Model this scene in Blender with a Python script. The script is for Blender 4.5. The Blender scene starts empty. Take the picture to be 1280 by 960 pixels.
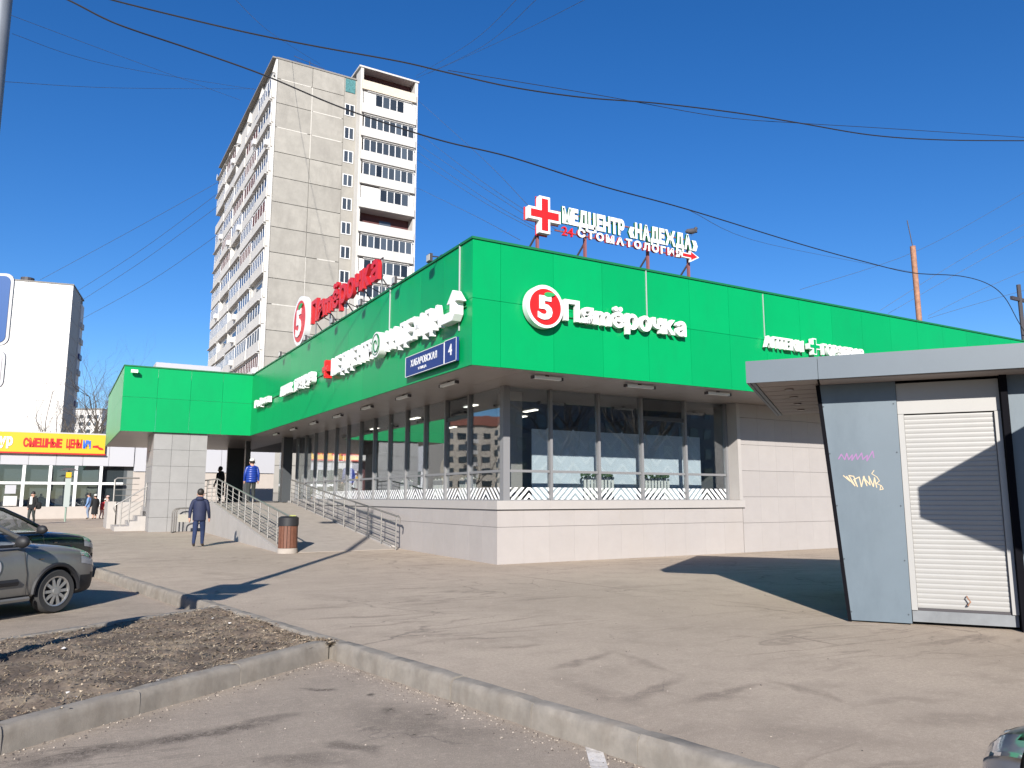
import bpy, bmesh, math, random
from mathutils import Vector, Matrix
random.seed(7)
SC = bpy.context.scene
COL = SC.collection
R = math.radians

# ------------------------------------------------------------------ camera, sky, sun, exposure
YAW, PITCH, CAMH = R(30.2), R(8.36), 1.5
cam = bpy.data.cameras.new('camera'); camo = bpy.data.objects.new('camera', cam); COL.objects.link(camo)
cam.sensor_width = 36.0; cam.lens = 966/1280*36; cam.clip_end = 6000; cam.clip_start = .05
camo.location = (0, 0, CAMH); camo.rotation_euler = (R(90)+PITCH, 0, -YAW)
SC.camera = camo
SUN_EL, SUN_AZ = R(25), R(31.2)          # azimuth of the light's travel, from +Y towards +X
W = bpy.data.worlds.new('World'); SC.world = W; W.use_nodes = True
wn = W.node_tree.nodes; wl_ = W.node_tree.links
sky = wn.new('ShaderNodeTexSky'); sky.sky_type = 'NISHITA'; sky.sun_disc = False
sky.sun_elevation = SUN_EL; sky.sun_rotation = math.pi+SUN_AZ
sky.air_density = 1.0; sky.dust_density = .1; sky.ozone_density = 4.5; sky.altitude = 400
hsv = wn.new('ShaderNodeHueSaturation'); hsv.inputs['Saturation'].default_value = 1.25; hsv.inputs['Hue'].default_value = .509
wl_.new(sky.outputs[0], hsv.inputs['Color']); wl_.new(hsv.outputs[0], wn['Background'].inputs[0]); wn['Background'].inputs[1].default_value = .086
sl = bpy.data.lights.new('sun', 'SUN'); sl.energy = 5.0; sl.angle = R(.5); sl.color = (1, .945, .87)
slo = bpy.data.objects.new('sun', sl); COL.objects.link(slo)
sd = Vector((math.sin(SUN_AZ)*math.cos(SUN_EL), math.cos(SUN_AZ)*math.cos(SUN_EL), -math.sin(SUN_EL)))
slo.rotation_euler = sd.to_track_quat('-Z', 'Y').to_euler(); slo.location = (-20, -30, 40)
SC.view_settings.view_transform = 'Standard'; SC.view_settings.look = 'None'
SC.view_settings.exposure = .78; SC.view_settings.gamma = 1
SC.cycles.max_bounces = 6; SC.cycles.transparent_max_bounces = 12; SC.cycles.caustics_reflective = False

# ------------------------------------------------------------------ helpers
_f = Vector((math.sin(YAW)*math.cos(PITCH), math.cos(YAW)*math.cos(PITCH), math.sin(PITCH)))
_r = Vector((math.cos(YAW), -math.sin(YAW), 0)); _u = _r.cross(_f)
def at(x, y, dep):
    """world point seen at photo position x,y standing dep metres in front of the photographer"""
    d = _f*966+_r*(x-640)-_u*(y-480)
    return Vector((0, 0, CAMH))+d*(dep/(d.x*math.sin(YAW)+d.y*math.cos(YAW)))
def rf(r, f, z=0):
    return Vector((r*math.cos(YAW)+f*math.sin(YAW), -r*math.sin(YAW)+f*math.cos(YAW), z))
def g(y):                                  # the pavement climbs a little towards the entrance
    return .0065*min(max(y-16, 0), 20)

def mat(name, col, rough=.6, metal=0., var=0., vscale=3., bump=0., bscale=60., rand=0., spec=.5, emit=0., coat=0., dirt_or_sheen=None, dscale=1.2, damt=.5):
    m = bpy.data.materials.new(name); m.use_nodes = True
    n = m.node_tree.nodes; l = m.node_tree.links; b = n['Principled BSDF']
    b.inputs['Base Color'].default_value = (*col, 1); b.inputs['Roughness'].default_value = rough
    b.inputs['Metallic'].default_value = metal; b.inputs['Specular IOR Level'].default_value = spec
    b.inputs['Coat Weight'].default_value = coat
    if emit: b.inputs['Emission Color'].default_value = (*col, 1); b.inputs['Emission Strength'].default_value = emit
    geo = n.new('ShaderNodeNewGeometry'); cur = None
    def rgb(c):
        x = n.new('ShaderNodeRGB'); x.outputs[0].default_value = (*c, 1); return x.outputs[0]
    if var or rand or dirt_or_sheen:
        cur = rgb(col)
        if var:
            t = n.new('ShaderNodeTexNoise'); t.inputs['Scale'].default_value = vscale; t.inputs['Detail'].default_value = 6; t.inputs['Roughness'].default_value = .65
            l.new(geo.outputs['Position'], t.inputs['Vector'])
            mr = n.new('ShaderNodeMapRange'); mr.inputs[1].default_value = .3; mr.inputs[2].default_value = .7
            mr.inputs[3].default_value = 1-var; mr.inputs[4].default_value = 1+var; l.new(t.outputs[0], mr.inputs[0])
            v = n.new('ShaderNodeVectorMath'); v.operation = 'SCALE'; l.new(cur, v.inputs[0]); l.new(mr.outputs[0], v.inputs['Scale']); cur = v.outputs[0]
        if rand:
            oi = n.new('ShaderNodeObjectInfo'); mr = n.new('ShaderNodeMapRange'); mr.inputs[3].default_value = 1-rand; mr.inputs[4].default_value = 1+rand
            l.new(oi.outputs['Random'], mr.inputs[0])
            v = n.new('ShaderNodeVectorMath'); v.operation = 'SCALE'; l.new(cur, v.inputs[0]); l.new(mr.outputs[0], v.inputs['Scale']); cur = v.outputs[0]
        if dirt_or_sheen:
            t = n.new('ShaderNodeTexNoise'); t.inputs['Scale'].default_value = dscale; t.inputs['Detail'].default_value = 8; t.inputs['Roughness'].default_value = .7
            mp = n.new('ShaderNodeMapping'); mp.inputs['Scale'].default_value = (1, 1, .35)
            l.new(geo.outputs['Position'], mp.inputs[0]); l.new(mp.outputs[0], t.inputs['Vector'])
            mr = n.new('ShaderNodeMapRange'); mr.inputs[1].default_value = .48; mr.inputs[2].default_value = .72; mr.inputs[4].default_value = damt
            l.new(t.outputs[0], mr.inputs[0])
            mx = n.new('ShaderNodeMix'); mx.data_type = 'RGBA'; l.new(mr.outputs[0], mx.inputs[0]); l.new(cur, mx.inputs[6]); mx.inputs[7].default_value = (*dirt_or_sheen, 1); cur = mx.outputs[2]
        l.new(cur, b.inputs['Base Color'])
    if bump:
        t = n.new('ShaderNodeTexNoise'); t.inputs['Scale'].default_value = bscale; t.inputs['Detail'].default_value = 4
        l.new(geo.outputs['Position'], t.inputs['Vector'])
        bp = n.new('ShaderNodeBump'); bp.inputs['Strength'].default_value = bump; bp.inputs['Distance'].default_value = .01
        l.new(t.outputs[0], bp.inputs['Height']); l.new(bp.outputs[0], b.inputs['Normal'])
    return m

def glass(name, tint=(.62, .66, .66), ior=1.75, wav=.06, gcol=(.92, .95, 1)):
    m = bpy.data.materials.new(name); m.use_nodes = True
    n = m.node_tree.nodes; l = m.node_tree.links; n.remove(n['Principled BSDF'])
    tr = n.new('ShaderNodeBsdfTransparent'); tr.inputs[0].default_value = (*tint, 1)
    gl = n.new('ShaderNodeBsdfGlossy'); gl.inputs['Roughness'].default_value = .01; gl.inputs[0].default_value = (*gcol, 1)
    lw = n.new('ShaderNodeLayerWeight'); lw.inputs[0].default_value = .5
    pw = n.new('ShaderNodeMath'); pw.operation = 'POWER'; pw.inputs[1].default_value = 4.; l.new(lw.outputs['Facing'], pw.inputs[0])
    r0 = ((ior-1)/(ior+1))**2; fr = n.new('ShaderNodeMapRange'); fr.inputs[3].default_value = r0; fr.inputs[4].default_value = 1.; l.new(pw.outputs[0], fr.inputs[0])
    geo = n.new('ShaderNodeNewGeometry'); t = n.new('ShaderNodeTexNoise'); t.inputs['Scale'].default_value = 1.1; t.inputs['Detail'].default_value = 1
    l.new(geo.outputs['Position'], t.inputs['Vector'])
    bp = n.new('ShaderNodeBump'); bp.inputs['Strength'].default_value = wav; bp.inputs['Distance'].default_value = .05
    l.new(t.outputs[0], bp.inputs['Height']); l.new(bp.outputs[0], gl.inputs['Normal'])
    mx = n.new('ShaderNodeMixShader'); l.new(fr.outputs[0], mx.inputs[0]); l.new(tr.outputs[0], mx.inputs[1]); l.new(gl.outputs[0], mx.inputs[2])
    l.new(mx.outputs[0], n['Material Output'].inputs[0]); return m

def tag(o, label=None, cat=None, group=None, kind=None):
    if label: o['label'] = label
    if cat: o['category'] = cat
    if group: o['group'] = group
    if kind: o['kind'] = kind
    return o
def empty(name, loc=(0, 0, 0), rz=0, label=None, cat=None, group=None, kind=None):
    o = bpy.data.objects.new(name, None); COL.objects.link(o); o.location = loc; o.rotation_euler = (0, 0, rz); o.empty_display_size = .2
    return tag(o, label, cat, group, kind)
def wloc(p):
    """offset of a parent chain; a turned parent means the coordinates given are already its own"""
    v = Vector((0, 0, 0)); q = p
    while q is not None:
        if abs(q.rotation_euler.z) > 1e-6:
            s = Vector((0, 0, 0)); q2 = p
            while q2 is not q: s += q2.location; q2 = q2.parent
            return s
        v += q.location; q = q.parent
    return v
def link(name, me, loc, parent, mt=None):
    o = bpy.data.objects.new(name, me); COL.objects.link(o)
    if parent is not None: o.parent = parent; o.location = Vector(loc)-wloc(parent)
    else: o.location = loc
    return o
_bx = {}
def bevel_bm(bm, w, seg=1):
    bmesh.ops.bevel(bm, geom=list(bm.edges), offset=w, segments=seg, affect='EDGES', profile=.5)
def box(name, x0, x1, y0, y1, z0, z1, m, parent=None, bev=0, rz=0):
    dx, dy, dz = abs(x1-x0), abs(y1-y0), abs(z1-z0)
    k = (round(dx, 4), round(dy, 4), round(dz, 4), m.name, bev)
    if k not in _bx:
        me = bpy.data.meshes.new(name); bm = bmesh.new(); bmesh.ops.create_cube(bm, size=1)
        bmesh.ops.scale(bm, vec=(max(dx, 1e-4), max(dy, 1e-4), max(dz, 1e-4)), verts=bm.verts)
        if bev: bevel_bm(bm, bev)
        bm.to_mesh(me); bm.free(); me.materials.append(m); _bx[k] = me
    o = link(name, _bx[k], ((x0+x1)/2, (y0+y1)/2, (z0+z1)/2), parent)
    if rz: o.rotation_euler.z = rz
    return o
class MB:
    def __init__(s): s.v = []; s.f = []; s.mi = []
    def add(s, vs, fs, mi=0):
        k = len(s.v); s.v += [tuple(v) for v in vs]; s.f += [tuple(i+k for i in f) for f in fs]; s.mi += [mi]*len(fs); return s
    def box(s, x0, x1, y0, y1, z0, z1, mi=0):
        vs = [(x, y, z) for z in (z0, z1) for y in (y0, y1) for x in (x0, x1)]
        return s.add(vs, [(0, 2, 3, 1), (4, 5, 7, 6), (0, 1, 5, 4), (2, 6, 7, 3), (0, 4, 6, 2), (1, 3, 7, 5)], mi)
    def tube(s, pts, rad, n=6, mi=0, cap=True):
        pts = [Vector(p) for p in pts]; rad = rad if isinstance(rad, (list, tuple)) else [rad]*len(pts)
        vs = []; fs = []; a = None
        for i, p in enumerate(pts):
            t = (pts[min(i+1, len(pts)-1)]-pts[max(i-1, 0)]).normalized()
            if a is None: a = t.orthogonal().normalized()
            else: a = (a-t*a.dot(t)); a = a.normalized() if a.length > 1e-6 else t.orthogonal().normalized()
            b = t.cross(a)
            vs += [p+(a*math.cos(2*math.pi*k/n)+b*math.sin(2*math.pi*k/n))*rad[i] for k in range(n)]
        for i in range(len(pts)-1):
            fs += [(i*n+k, i*n+(k+1) % n, (i+1)*n+(k+1) % n, (i+1)*n+k) for k in range(n)]
        if cap: fs += [tuple(reversed(range(n))), tuple((len(pts)-1)*n+k for k in range(n))]
        return s.add(vs, fs, mi)
    def prism(s, poly, ax, a, b, mi=0):
        """poly of 2-D points pushed along axis ax from a to b; (u,v) are the other two axes in order"""
        def P(u, v, w): return {0: (w, u, v), 1: (u, w, v), 2: (u, v, w)}[ax]
        n = len(poly); vs = [P(u, v, a) for u, v in poly]+[P(u, v, b) for u, v in poly]
        fs = [tuple(range(n)), tuple(reversed(range(n, 2*n)))]+[(i, n+i, n+(i+1) % n, (i+1) % n) for i in range(n)]
        return s.add(vs, fs, mi)
    def cyl(s, c, r, ax, a, b, n=24, mi=0, r2=None):
        r2 = r if r2 is None else r2
        def P(u, v, w): return {0: (w, u, v), 1: (u, w, v), 2: (u, v, w)}[ax]
        vs = [P(c[0]+rr*math.cos(2*math.pi*k/n), c[1]+rr*math.sin(2*math.pi*k/n), w) for rr, w in ((r, a), (r2, b)) for k in range(n)]
        fs = [tuple(range(n)), tuple(reversed(range(n, 2*n)))]+[(i, n+i, n+(i+1) % n, (i+1) % n) for i in range(n)]
        return s.add(vs, fs, mi)
    def build(s, name, mats, parent=None, smooth=False, loc=None):
        me = bpy.data.meshes.new(name); off = Vector(loc) if loc is not None else Vector((0, 0, 0))
        me.from_pydata([tuple(Vector(v)-off) for v in s.v], [], s.f)
        for m in (mats if isinstance(mats, (list, tuple)) else [mats]): me.materials.append(m)
        me.polygons.foreach_set('material_index', s.mi)
        bm = bmesh.new(); bm.from_mesh(me); bmesh.ops.recalc_face_normals(bm, faces=bm.faces); bm.to_mesh(me); bm.free()
        if smooth:
            me.polygons.foreach_set('use_smooth', [True]*len(me.polygons)); me.set_sharp_from_angle(angle=R(38))
        return link(name, me, off, parent)
_gl = {}
def glyph(ch, ext, off):
    """outline of one character as a solid of depth ext, in x (right) and z (up), front face towards -y"""
    k = (ch, round(ext, 4), off)
    if k not in _gl:
        c = bpy.data.curves.new('glyph', 'FONT'); c.body = ch; c.extrude = .5; c.offset = off; c.resolution_u = 3
        o = bpy.data.objects.new('glyph', c); COL.objects.link(o); bpy.context.view_layer.update()
        me = bpy.data.meshes.new_from_object(o); bpy.data.objects.remove(o)
        co = [(v.co.x, v.co.z, v.co.y) for v in me.vertices]
        xs = [p[0] for p in co]; x0, x1 = min(xs), max(xs)
        _gl[k] = ([(p[0]-x0, p[1], p[2]) for p in co], [tuple(p.vertices) for p in me.polygons], x1-x0)
    return _gl[k]
def letters(text, x0, x1, z0, z1, depth, m, parent, y=0., off=.03, gap=.07, name='letter', cap=None, shear=0., capref='П', m_side=None, joined=None):
    """one object for each character of text, filling x0..x1 with capitals from z0 to z1, on the parent's own axes, fronts at y-depth"""
    G = [glyph(c, 1, off) if c != ' ' else None for c in text]
    wid = sum((q[2] if q else .3) for q in G)+gap*(len(G)-1)
    sx = (x1-x0)/wid
    ref = glyph(capref, 1, off)[0]; lo = min(p[2] for p in ref); hi = max(p[2] for p in ref); sz = (z1-z0)/(hi-lo)
    x = x0; J = MB()
    for c, q in zip(text, G):
        if q is None: x += (.3+gap)*sx; continue
        b = MB(); vs = []
        for p in q[0]:
            zz = (p[2]-lo)*sz; vs.append((p[0]*sx+shear*zz, y-depth/2-p[1]*depth*-1, z0+zz))
        if joined is not None: J.add([(v[0]+x, v[1], v[2]) for v in vs], q[1])
        else:
            b.add([(v[0]+x, v[1], v[2]) for v in vs], q[1])
            o = MBraw(b, name, m, parent, (x, y, z0), m_side)
        x += (q[2]+gap)*sx
    if joined is not None: return MBraw(J, joined, m, parent, (x0, y, z0))
def MBraw(b, name, m, parent, off, m_side=None):
    me = bpy.data.meshes.new(name); off = Vector(off)
    me.from_pydata([tuple(Vector(v)-off) for v in b.v], [], b.f); me.materials.append(m)
    if m_side:
        me.materials.append(m_side)
        for p in me.polygons:
            if abs(p.normal.y) < .5: p.material_index = 1
    bm = bmesh.new(); bm.from_mesh(me); bmesh.ops.recalc_face_normals(bm, faces=bm.faces); bm.to_mesh(me); bm.free()
    o = bpy.data.objects.new(name, me); COL.objects.link(o); o.parent = parent; o.location = off
    if parent is not None and parent.type == 'MESH': pass
    return o
def clip(poly, a, b):
    for sgn, lim in ((1, a), (-1, b)):
        out = []
        for i in range(len(poly)):
            p, q = poly[i-1], poly[i]; ip, iq = sgn*(p[0]-lim) >= 0, sgn*(q[0]-lim) >= 0
            if ip != iq:
                t = (lim-p[0])/(q[0]-p[0]); out.append((lim, p[1]+t*(q[1]-p[1])))
            if iq: out.append(q)
        poly = out
        if not poly: return []
    return poly

# ------------------------------------------------------------------ materials
GREEN = mat('green_panel', (.0005, .275, .082), .36, var=.03, vscale=.8, rand=.05, spec=.22, dirt_or_sheen=(.004, .225, .075), dscale=1.6, damt=.4, bump=.12, bscale=.9)  # darker streaks painted into the green in place of vertical reflection bands
GREEND = mat('green_coping', (.004, .13, .04), .5)
PLINTH = mat('plinth_cladding', (.345, .318, .303), .5, var=.03, rand=.025, dirt_or_sheen=(.33, .295, .265), dscale=.9, damt=.35)
WALLC = mat('wall_cladding', (.325, .302, .29), .5, var=.03, rand=.03, dirt_or_sheen=(.31, .285, .265), damt=.3)
TRIM = mat('pale_trim', (.36, .338, .32), .5, var=.03)
ALU = mat('mullion_aluminium', (.20, .20, .205), .5, .1)
DARKF = mat('dark_frame', (.05, .055, .06), .4)
SOFF = mat('soffit_panel', (.30, .27, .25), .38, .1, var=.05, rand=.05)
GLS = glass('shop_glass', (.92, .945, .945), 2.3, .035)
GLD = glass('dark_glass', (.66, .70, .72), 1.8, .05)
FILM = mat('white_film', (.8, .8, .8), .5)
WHITE = mat('sign_white', (.72, .72, .71), .4)
RED = mat('sign_red', (.55, .012, .011), .4)
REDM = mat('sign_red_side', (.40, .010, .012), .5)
REDD = mat('sign_dark_red', (.35, .02, .03), .5)
LEAFG = mat('sign_leaf_green', (.02, .3, .08), .5)
BLUEP = mat('plate_blue', (.006, .026, .155), .45)
YELL = mat('sign_yellow', (.62, .36, .006), .5)
STEEL = mat('steel_rail', (.30, .285, .265), .4, .6)
RUSTY = mat('rusty_steel', (.30, .15, .09), .8, var=.3, vscale=8)
IRON = mat('dark_iron', (.045, .04, .045), .6)
REDST = mat('red_oxide_steel', (.20, .07, .07), .7)
TILE = mat('porcelain_tile', (.245, .238, .232), .45, var=.06, vscale=2.5, rand=.04)
CONC = mat('concrete', (.33, .29, .25), .85, var=.1, vscale=4, bump=.3, bscale=40, dirt_or_sheen=(.25, .22, .19), dscale=2)
KERB = mat('kerb_concrete', (.215, .193, .165), .9, var=.2, vscale=6, bump=.25, bscale=150, rand=.08, dirt_or_sheen=(.15, .125, .10), dscale=5, damt=.7)
LAMPW = mat('lamp_white', (.7, .7, .68), .5)
BEIGE = mat('tower_panel', (.29, .275, .245), .9, var=.10, vscale=1.1, rand=.06, dirt_or_sheen=(.215, .202, .18), dscale=.6, damt=.75)
SEAM = mat('tower_seam', (.20, .19, .175), .9)
TWHITE = mat('tower_white', (.50, .485, .46), .8, var=.05, vscale=.7, rand=.05, dirt_or_sheen=(.36, .34, .31), dscale=.5, damt=.4)
TGLASS = mat('tower_pane', (.04, .05, .062), .12, rand=.7, spec=.6)
TFRAME = mat('tower_frame', (.6, .6, .6), .6)
TDARK = mat('loggia_maroon', (.09, .03, .03), .8)
WB = mat('white_block_panel', (.64, .625, .60), .8, rand=.02)
PINK = mat('pinkish_render', (.38, .34, .305), .9, var=.04)
PALE = mat('pale_cassette', (.38, .38, .40), .5, rand=.03)
INTW = mat('interior_wall', (.17, .175, .175), .8)
INTF = mat('interior_floor', (.28, .27, .26), .4)
BARK = mat('bark', (.085, .072, .06), .9)
RUBBER = mat('tyre', (.03, .03, .03), .85)
BLACKP = mat('black_plastic', (.014, .014, .016), .6)
KBLUE = mat('kiosk_blue_panel', (.103, .135, .162), .5, var=.04, vscale=2, dirt_or_sheen=(.07, .096, .118), dscale=1.5, damt=.6)
KSHADE = mat('kiosk_shade_black', (.006, .006, .008), .9, spec=.05)  # near-black puts the shadow on the kiosk's side faces into the colour
KFASC = mat('kiosk_fascia', (.092, .116, .138), .5, var=.03)
SHUT = mat('shutter_white', (.305, .30, .29), .45, var=.02, dirt_or_sheen=(.26, .255, .24), dscale=2.5, damt=.25)
SKIN = mat('skin', (.45, .25, .18), .6)
HAIR = mat('dark_hair', (.018, .013, .01), .6)

# asphalt: dusty pale pavement with shaped stains, patches and hairline cracks
def asphalt(name, col, stain, sc=1., dusty=(.34, .3, .26), runs=(), boost=1.25):
    m = bpy.data.materials.new(name); m.use_nodes = True; n = m.node_tree.nodes; l = m.node_tree.links; b = n['Principled BSDF']
    b.inputs['Roughness'].default_value = .93; b.inputs['Specular IOR Level'].default_value = .25
    geo = n.new('ShaderNodeNewGeometry')
    def noise(scale, det=6, rough=.6, vec=None, dist=0):
        t = n.new('ShaderNodeTexNoise'); t.inputs['Scale'].default_value = scale; t.inputs['Detail'].default_value = det; t.inputs['Roughness'].default_value = rough; t.inputs['Distortion'].default_value = dist
        l.new(vec or geo.outputs['Position'], t.inputs['Vector']); return t.outputs[0]
    def mr(v, a, c, d=0., e=1.):
        x = n.new('ShaderNodeMapRange'); x.interpolation_type = 'SMOOTHSTEP'; l.new(v, x.inputs[0])
        for i, k in enumerate((a, c, d, e)): x.inputs[i+1].default_value = k
        return x.outputs[0]
    def mix(f, a, c):
        x = n.new('ShaderNodeMix'); x.data_type = 'RGBA'; l.new(f, x.inputs[0])
        for i, k in ((6, a), (7, c)):
            if isinstance(k, tuple): x.inputs[i].default_value = (*k, 1)
            else: l.new(k, x.inputs[i])
        return x.outputs[2]
    def mul(a, c):
        x = n.new('ShaderNodeMath'); x.operation = 'MULTIPLY'; l.new(a, x.inputs[0])
        if isinstance(c, float): x.inputs[1].default_value = c
        else: l.new(c, x.inputs[1])
        return x.outputs[0]
    cur = mix(mr(noise(.35, 5, .6), .35, .68), col, dusty)
    cur = mix(mul(mr(noise(1.7, 8, .7), .46, .70), .6), cur, tuple(c*.74 for c in col))
    # water-run stains, long and wavy across the slope
    mp = n.new('ShaderNodeMapping'); mp.inputs['Rotation'].default_value = (0, 0, R(38)); mp.inputs['Scale'].default_value = (.32, 1.5, 1)
    l.new(geo.outputs['Position'], mp.inputs[0])
    st = noise(.85*sc, 5, .55, mp.outputs[0], 1.6)
    x = n.new('ShaderNodeMath'); x.operation = 'SUBTRACT'; l.new(st, x.inputs[0]); x.inputs[1].default_value = .5
    x2 = n.new('ShaderNodeMath'); x2.operation = 'ABSOLUTE'; l.new(x.outputs[0], x2.inputs[0])
    line = mr(x2.outputs[0], .0, .035, 1, 0)
    mask = mr(noise(.28, 3, .5), .47, .62)
    cur = mix(mul(mul(line, mask), .55), cur, stain)
    cur = mix(mul(mr(noise(.6, 6, .65, mp.outputs[0], .8), .58, .72), .35), cur, stain)
    # oil spots
    cur = mix(mul(mr(noise(2.3*sc, 3, .5), .76, .80), .75), cur, tuple(c*.55 for c in stain))
    # single water runs and oil marks: centre, half length, half width, bearing, strength
    nd = n.new('ShaderNodeTexNoise'); nd.inputs['Scale'].default_value = 2.2; nd.inputs['Detail'].default_value = 4; l.new(geo.outputs['Position'], nd.inputs['Vector'])
    wp = n.new('ShaderNodeVectorMath'); wp.operation = 'MULTIPLY_ADD'; l.new(nd.outputs[1], wp.inputs[0]); wp.inputs[1].default_value = (.5, .5, 0); l.new(geo.outputs['Position'], wp.inputs[2])
    nb2 = mr(noise(5, 5, .7), .22, .55)
    for cx, cy, La, wb_, an, amt in runs:
        k = min(1., wb_/.12)                       # slim marks follow the warp less
        sb = n.new('ShaderNodeVectorMath'); sb.operation = 'SUBTRACT'; l.new(wp.outputs[0] if k > .4 else geo.outputs['Position'], sb.inputs[0]); sb.inputs[1].default_value = (cx+(.25 if k > .4 else 0), cy+(.25 if k > .4 else 0), 0)
        m2 = n.new('ShaderNodeMapping'); m2.vector_type = 'TEXTURE'; m2.inputs['Rotation'].default_value = (0, 0, an); m2.inputs['Scale'].default_value = (La, wb_, 1000); l.new(sb.outputs[0], m2.inputs[0])
        ln = n.new('ShaderNodeVectorMath'); ln.operation = 'LENGTH'; l.new(m2.outputs[0], ln.inputs[0])
        cur = mix(mul(mul(mr(ln.outputs['Value'], .25, 1.15, 1, 0), nb2), float(min(1, amt*boost))), cur, stain)
    # cracks
    vo = n.new('ShaderNodeTexVoronoi'); vo.feature = 'DISTANCE_TO_EDGE'; vo.inputs['Scale'].default_value = .28
    nv = n.new('ShaderNodeTexNoise'); nv.inputs['Scale'].default_value = 1.2; nv.inputs['Detail'].default_value = 6; l.new(geo.outputs['Position'], nv.inputs['Vector'])
    ad = n.new('ShaderNodeVectorMath'); ad.operation = 'MULTIPLY_ADD'; l.new(nv.outputs[1], ad.inputs[0]); ad.inputs[1].default_value = (1.2, 1.2, 0); l.new(geo.outputs['Position'], ad.inputs[2])
    l.new(ad.outputs[0], vo.inputs['Vector'])
    crack = mul(mr(vo.outputs[0], .0, .006, 1, 0), mr(noise(.4, 2, .5), .45, .58))
    cur = mix(mul(crack, .6), cur, (.07, .06, .055))
    cur = mix(mul(mr(noise(34, 3, .7), .35, .68), .55), cur, tuple(c*.80 for c in col))
    cur = mix(mul(mr(noise(11, 5, .7), .52, .7), .4), cur, tuple(min(1, c*1.12) for c in dusty))
    # grit
    gr = noise(95, 2, .8); cur = mix(mr(gr, .55, .8), cur, tuple(min(1, c*1.4) for c in dusty))
    cur = mix(mr(noise(140, 2, .7), .55, .75), cur, tuple(c*.55 for c in col))
    l.new(cur, b.inputs['Base Color'])
    bp = n.new('ShaderNodeBump'); bp.inputs['Strength'].default_value = .5; bp.inputs['Distance'].default_value = .012
    l.new(noise(70, 4, .8), bp.inputs['Height']); l.new(bp.outputs[0], b.inputs['Normal'])
    return m
RUNS_P = [(3.21, 10.8, 0.51, 0.1, -0.179, 0.5), (3.44, 9.71, 0.75, 0.1, -0.192, 0.5), (3.5, 8.97, 0.84, 0.09, -0.031, 0.45), (3.66, 8.11, 0.63, 0.1, -0.22, 0.5), (4.03, 7.59, 0.59, 0.1, -0.17, 0.5), (4.17, 7.06, 0.46, 0.09, -0.044, 0.45), (4.32, 6.14, 0.55, 0.1, 0.417, 0.55), (4.73, 5.78, 0.62, 0.1, -1.658, 0.4), (4.18, 4.95, 0.61, 0.1, 0.469, 0.5), (3.73, 5.1, 0.58, 0.16, -1.553, 0.35), (5.23, 4.37, 0.52, 0.1, -1.784, 0.45), (4.61, 4.64, 0.66, 0.1, 0.143, 0.5), (5.53, 3.78, 0.49, 0.09, -0.214, 0.3), (5.44, 3.31, 0.68, 0.16, -0.279, 0.25), (8.03, 11.79, 2.68, 0.035, -1.419, 0.6), (8.66, 7.98, 1.21, 0.03, -1.381, 0.4), (7.05, 5.79, 0.5, 0.03, -1.581, 0.7), (3.75, 11.79, 0.98, 0.25, -1.113, 0.25), (3.06, 16.24, 1.15, 0.3, -1.119, 0.25), (4.82, 10.49, 2.39, 0.5, -1.163, 0.12), (4.29, 3.51, 0.74, 0.3, -0.811, 0.25)]
RUNS_R = [(0.23, 6.09, 0.51, 0.18, 0.132, 0.5), (1.02, 6.16, 0.62, 0.17, 0.134, 0.55), (1.55, 6.31, 0.3, 0.1, 0.169, 0.3), (2.46, 6.6, 0.06, 0.06, -0.527, 0.8), (2.34, 6.05, 0.1, 0.07, -0.702, 0.85), (2.3, 5.29, 0.05, 0.05, -0.201, 0.85), (2.08, 5.67, 0.1, 0.04, 0.367, 0.6), (2.63, 5.78, 0.06, 0.03, -0.757, 0.6), (2.09, 7.02, 0.2, 0.05, -1.233, 0.7), (2.42, 5.67, 1.0, 0.5, -1.288, 0.3), (1.82, 5.27, 0.24, 0.12, -1.28, 0.4), (1.46, 5.22, 0.33, 0.15, -0.741, 0.35), (2.88, 5.94, 0.08, 0.06, -1.652, 0.6), (-0.08, 13.0, 0.64, 0.3, -0.144, 0.2)]
ASPH = asphalt('plaza_asphalt', (.375, .308, .242), (.135, .105, .085), 1., (.455, .375, .295), RUNS_P)
ROAD = asphalt('parking_asphalt', (.315, .262, .21), (.06, .048, .04), 1.5, (.395, .328, .262), RUNS_R, 1.75)
SOIL = mat('verge_soil', (.125, .094, .07), .95, var=.55, vscale=2.2, bump=1., bscale=25, dirt_or_sheen=(.27, .22, .155), dscale=2.2, damt=.9)

# ------------------------------------------------------------------ ground, pavement, kerbs
LOW = -.17
def KX(y): return 2.62-.17*(y-8.0)          # edge of the pavement towards the parking
def sheet(name, rows, m, kind='structure', nx=1):
    """rows of (y, x0, x1, z)"""
    b = MB()
    for i in range(len(rows)-1):
        (ya, a0, a1, za), (yb, b0, b1, zb) = rows[i], rows[i+1]
        b.add([(a0, ya, za), (a1, ya, za), (b1, yb, zb), (b0, yb, zb)], [(0, 1, 2, 3)])
    o = b.build(name, m); tag(o, kind=kind); return o
ys = [-3000, -20, 16, 36, 3000]
gr = sheet('ground', [(y, -3000, 3000, LOW+g(y)) for y in ys], ROAD)
pv = MB()
for ya, yb in ((-12, 0), (0, 8), (8, 16), (16, 22), (22, 28)):
    pv.add([(KX(ya)+.14, ya, g(ya)), (80, ya, g(ya)), (80, yb, g(yb)), (KX(yb)+.14, yb, g(yb))], [(0, 1, 2, 3)])
for ya, yb in ((28, 36), (36, 120)):
    pv.add([(-60, ya, g(ya)), (80, ya, g(ya)), (80, yb, g(yb)), (-60, yb, g(yb))], [(0, 1, 2, 3)])
tag(pv.build('pavement', ASPH), kind='structure')

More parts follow.
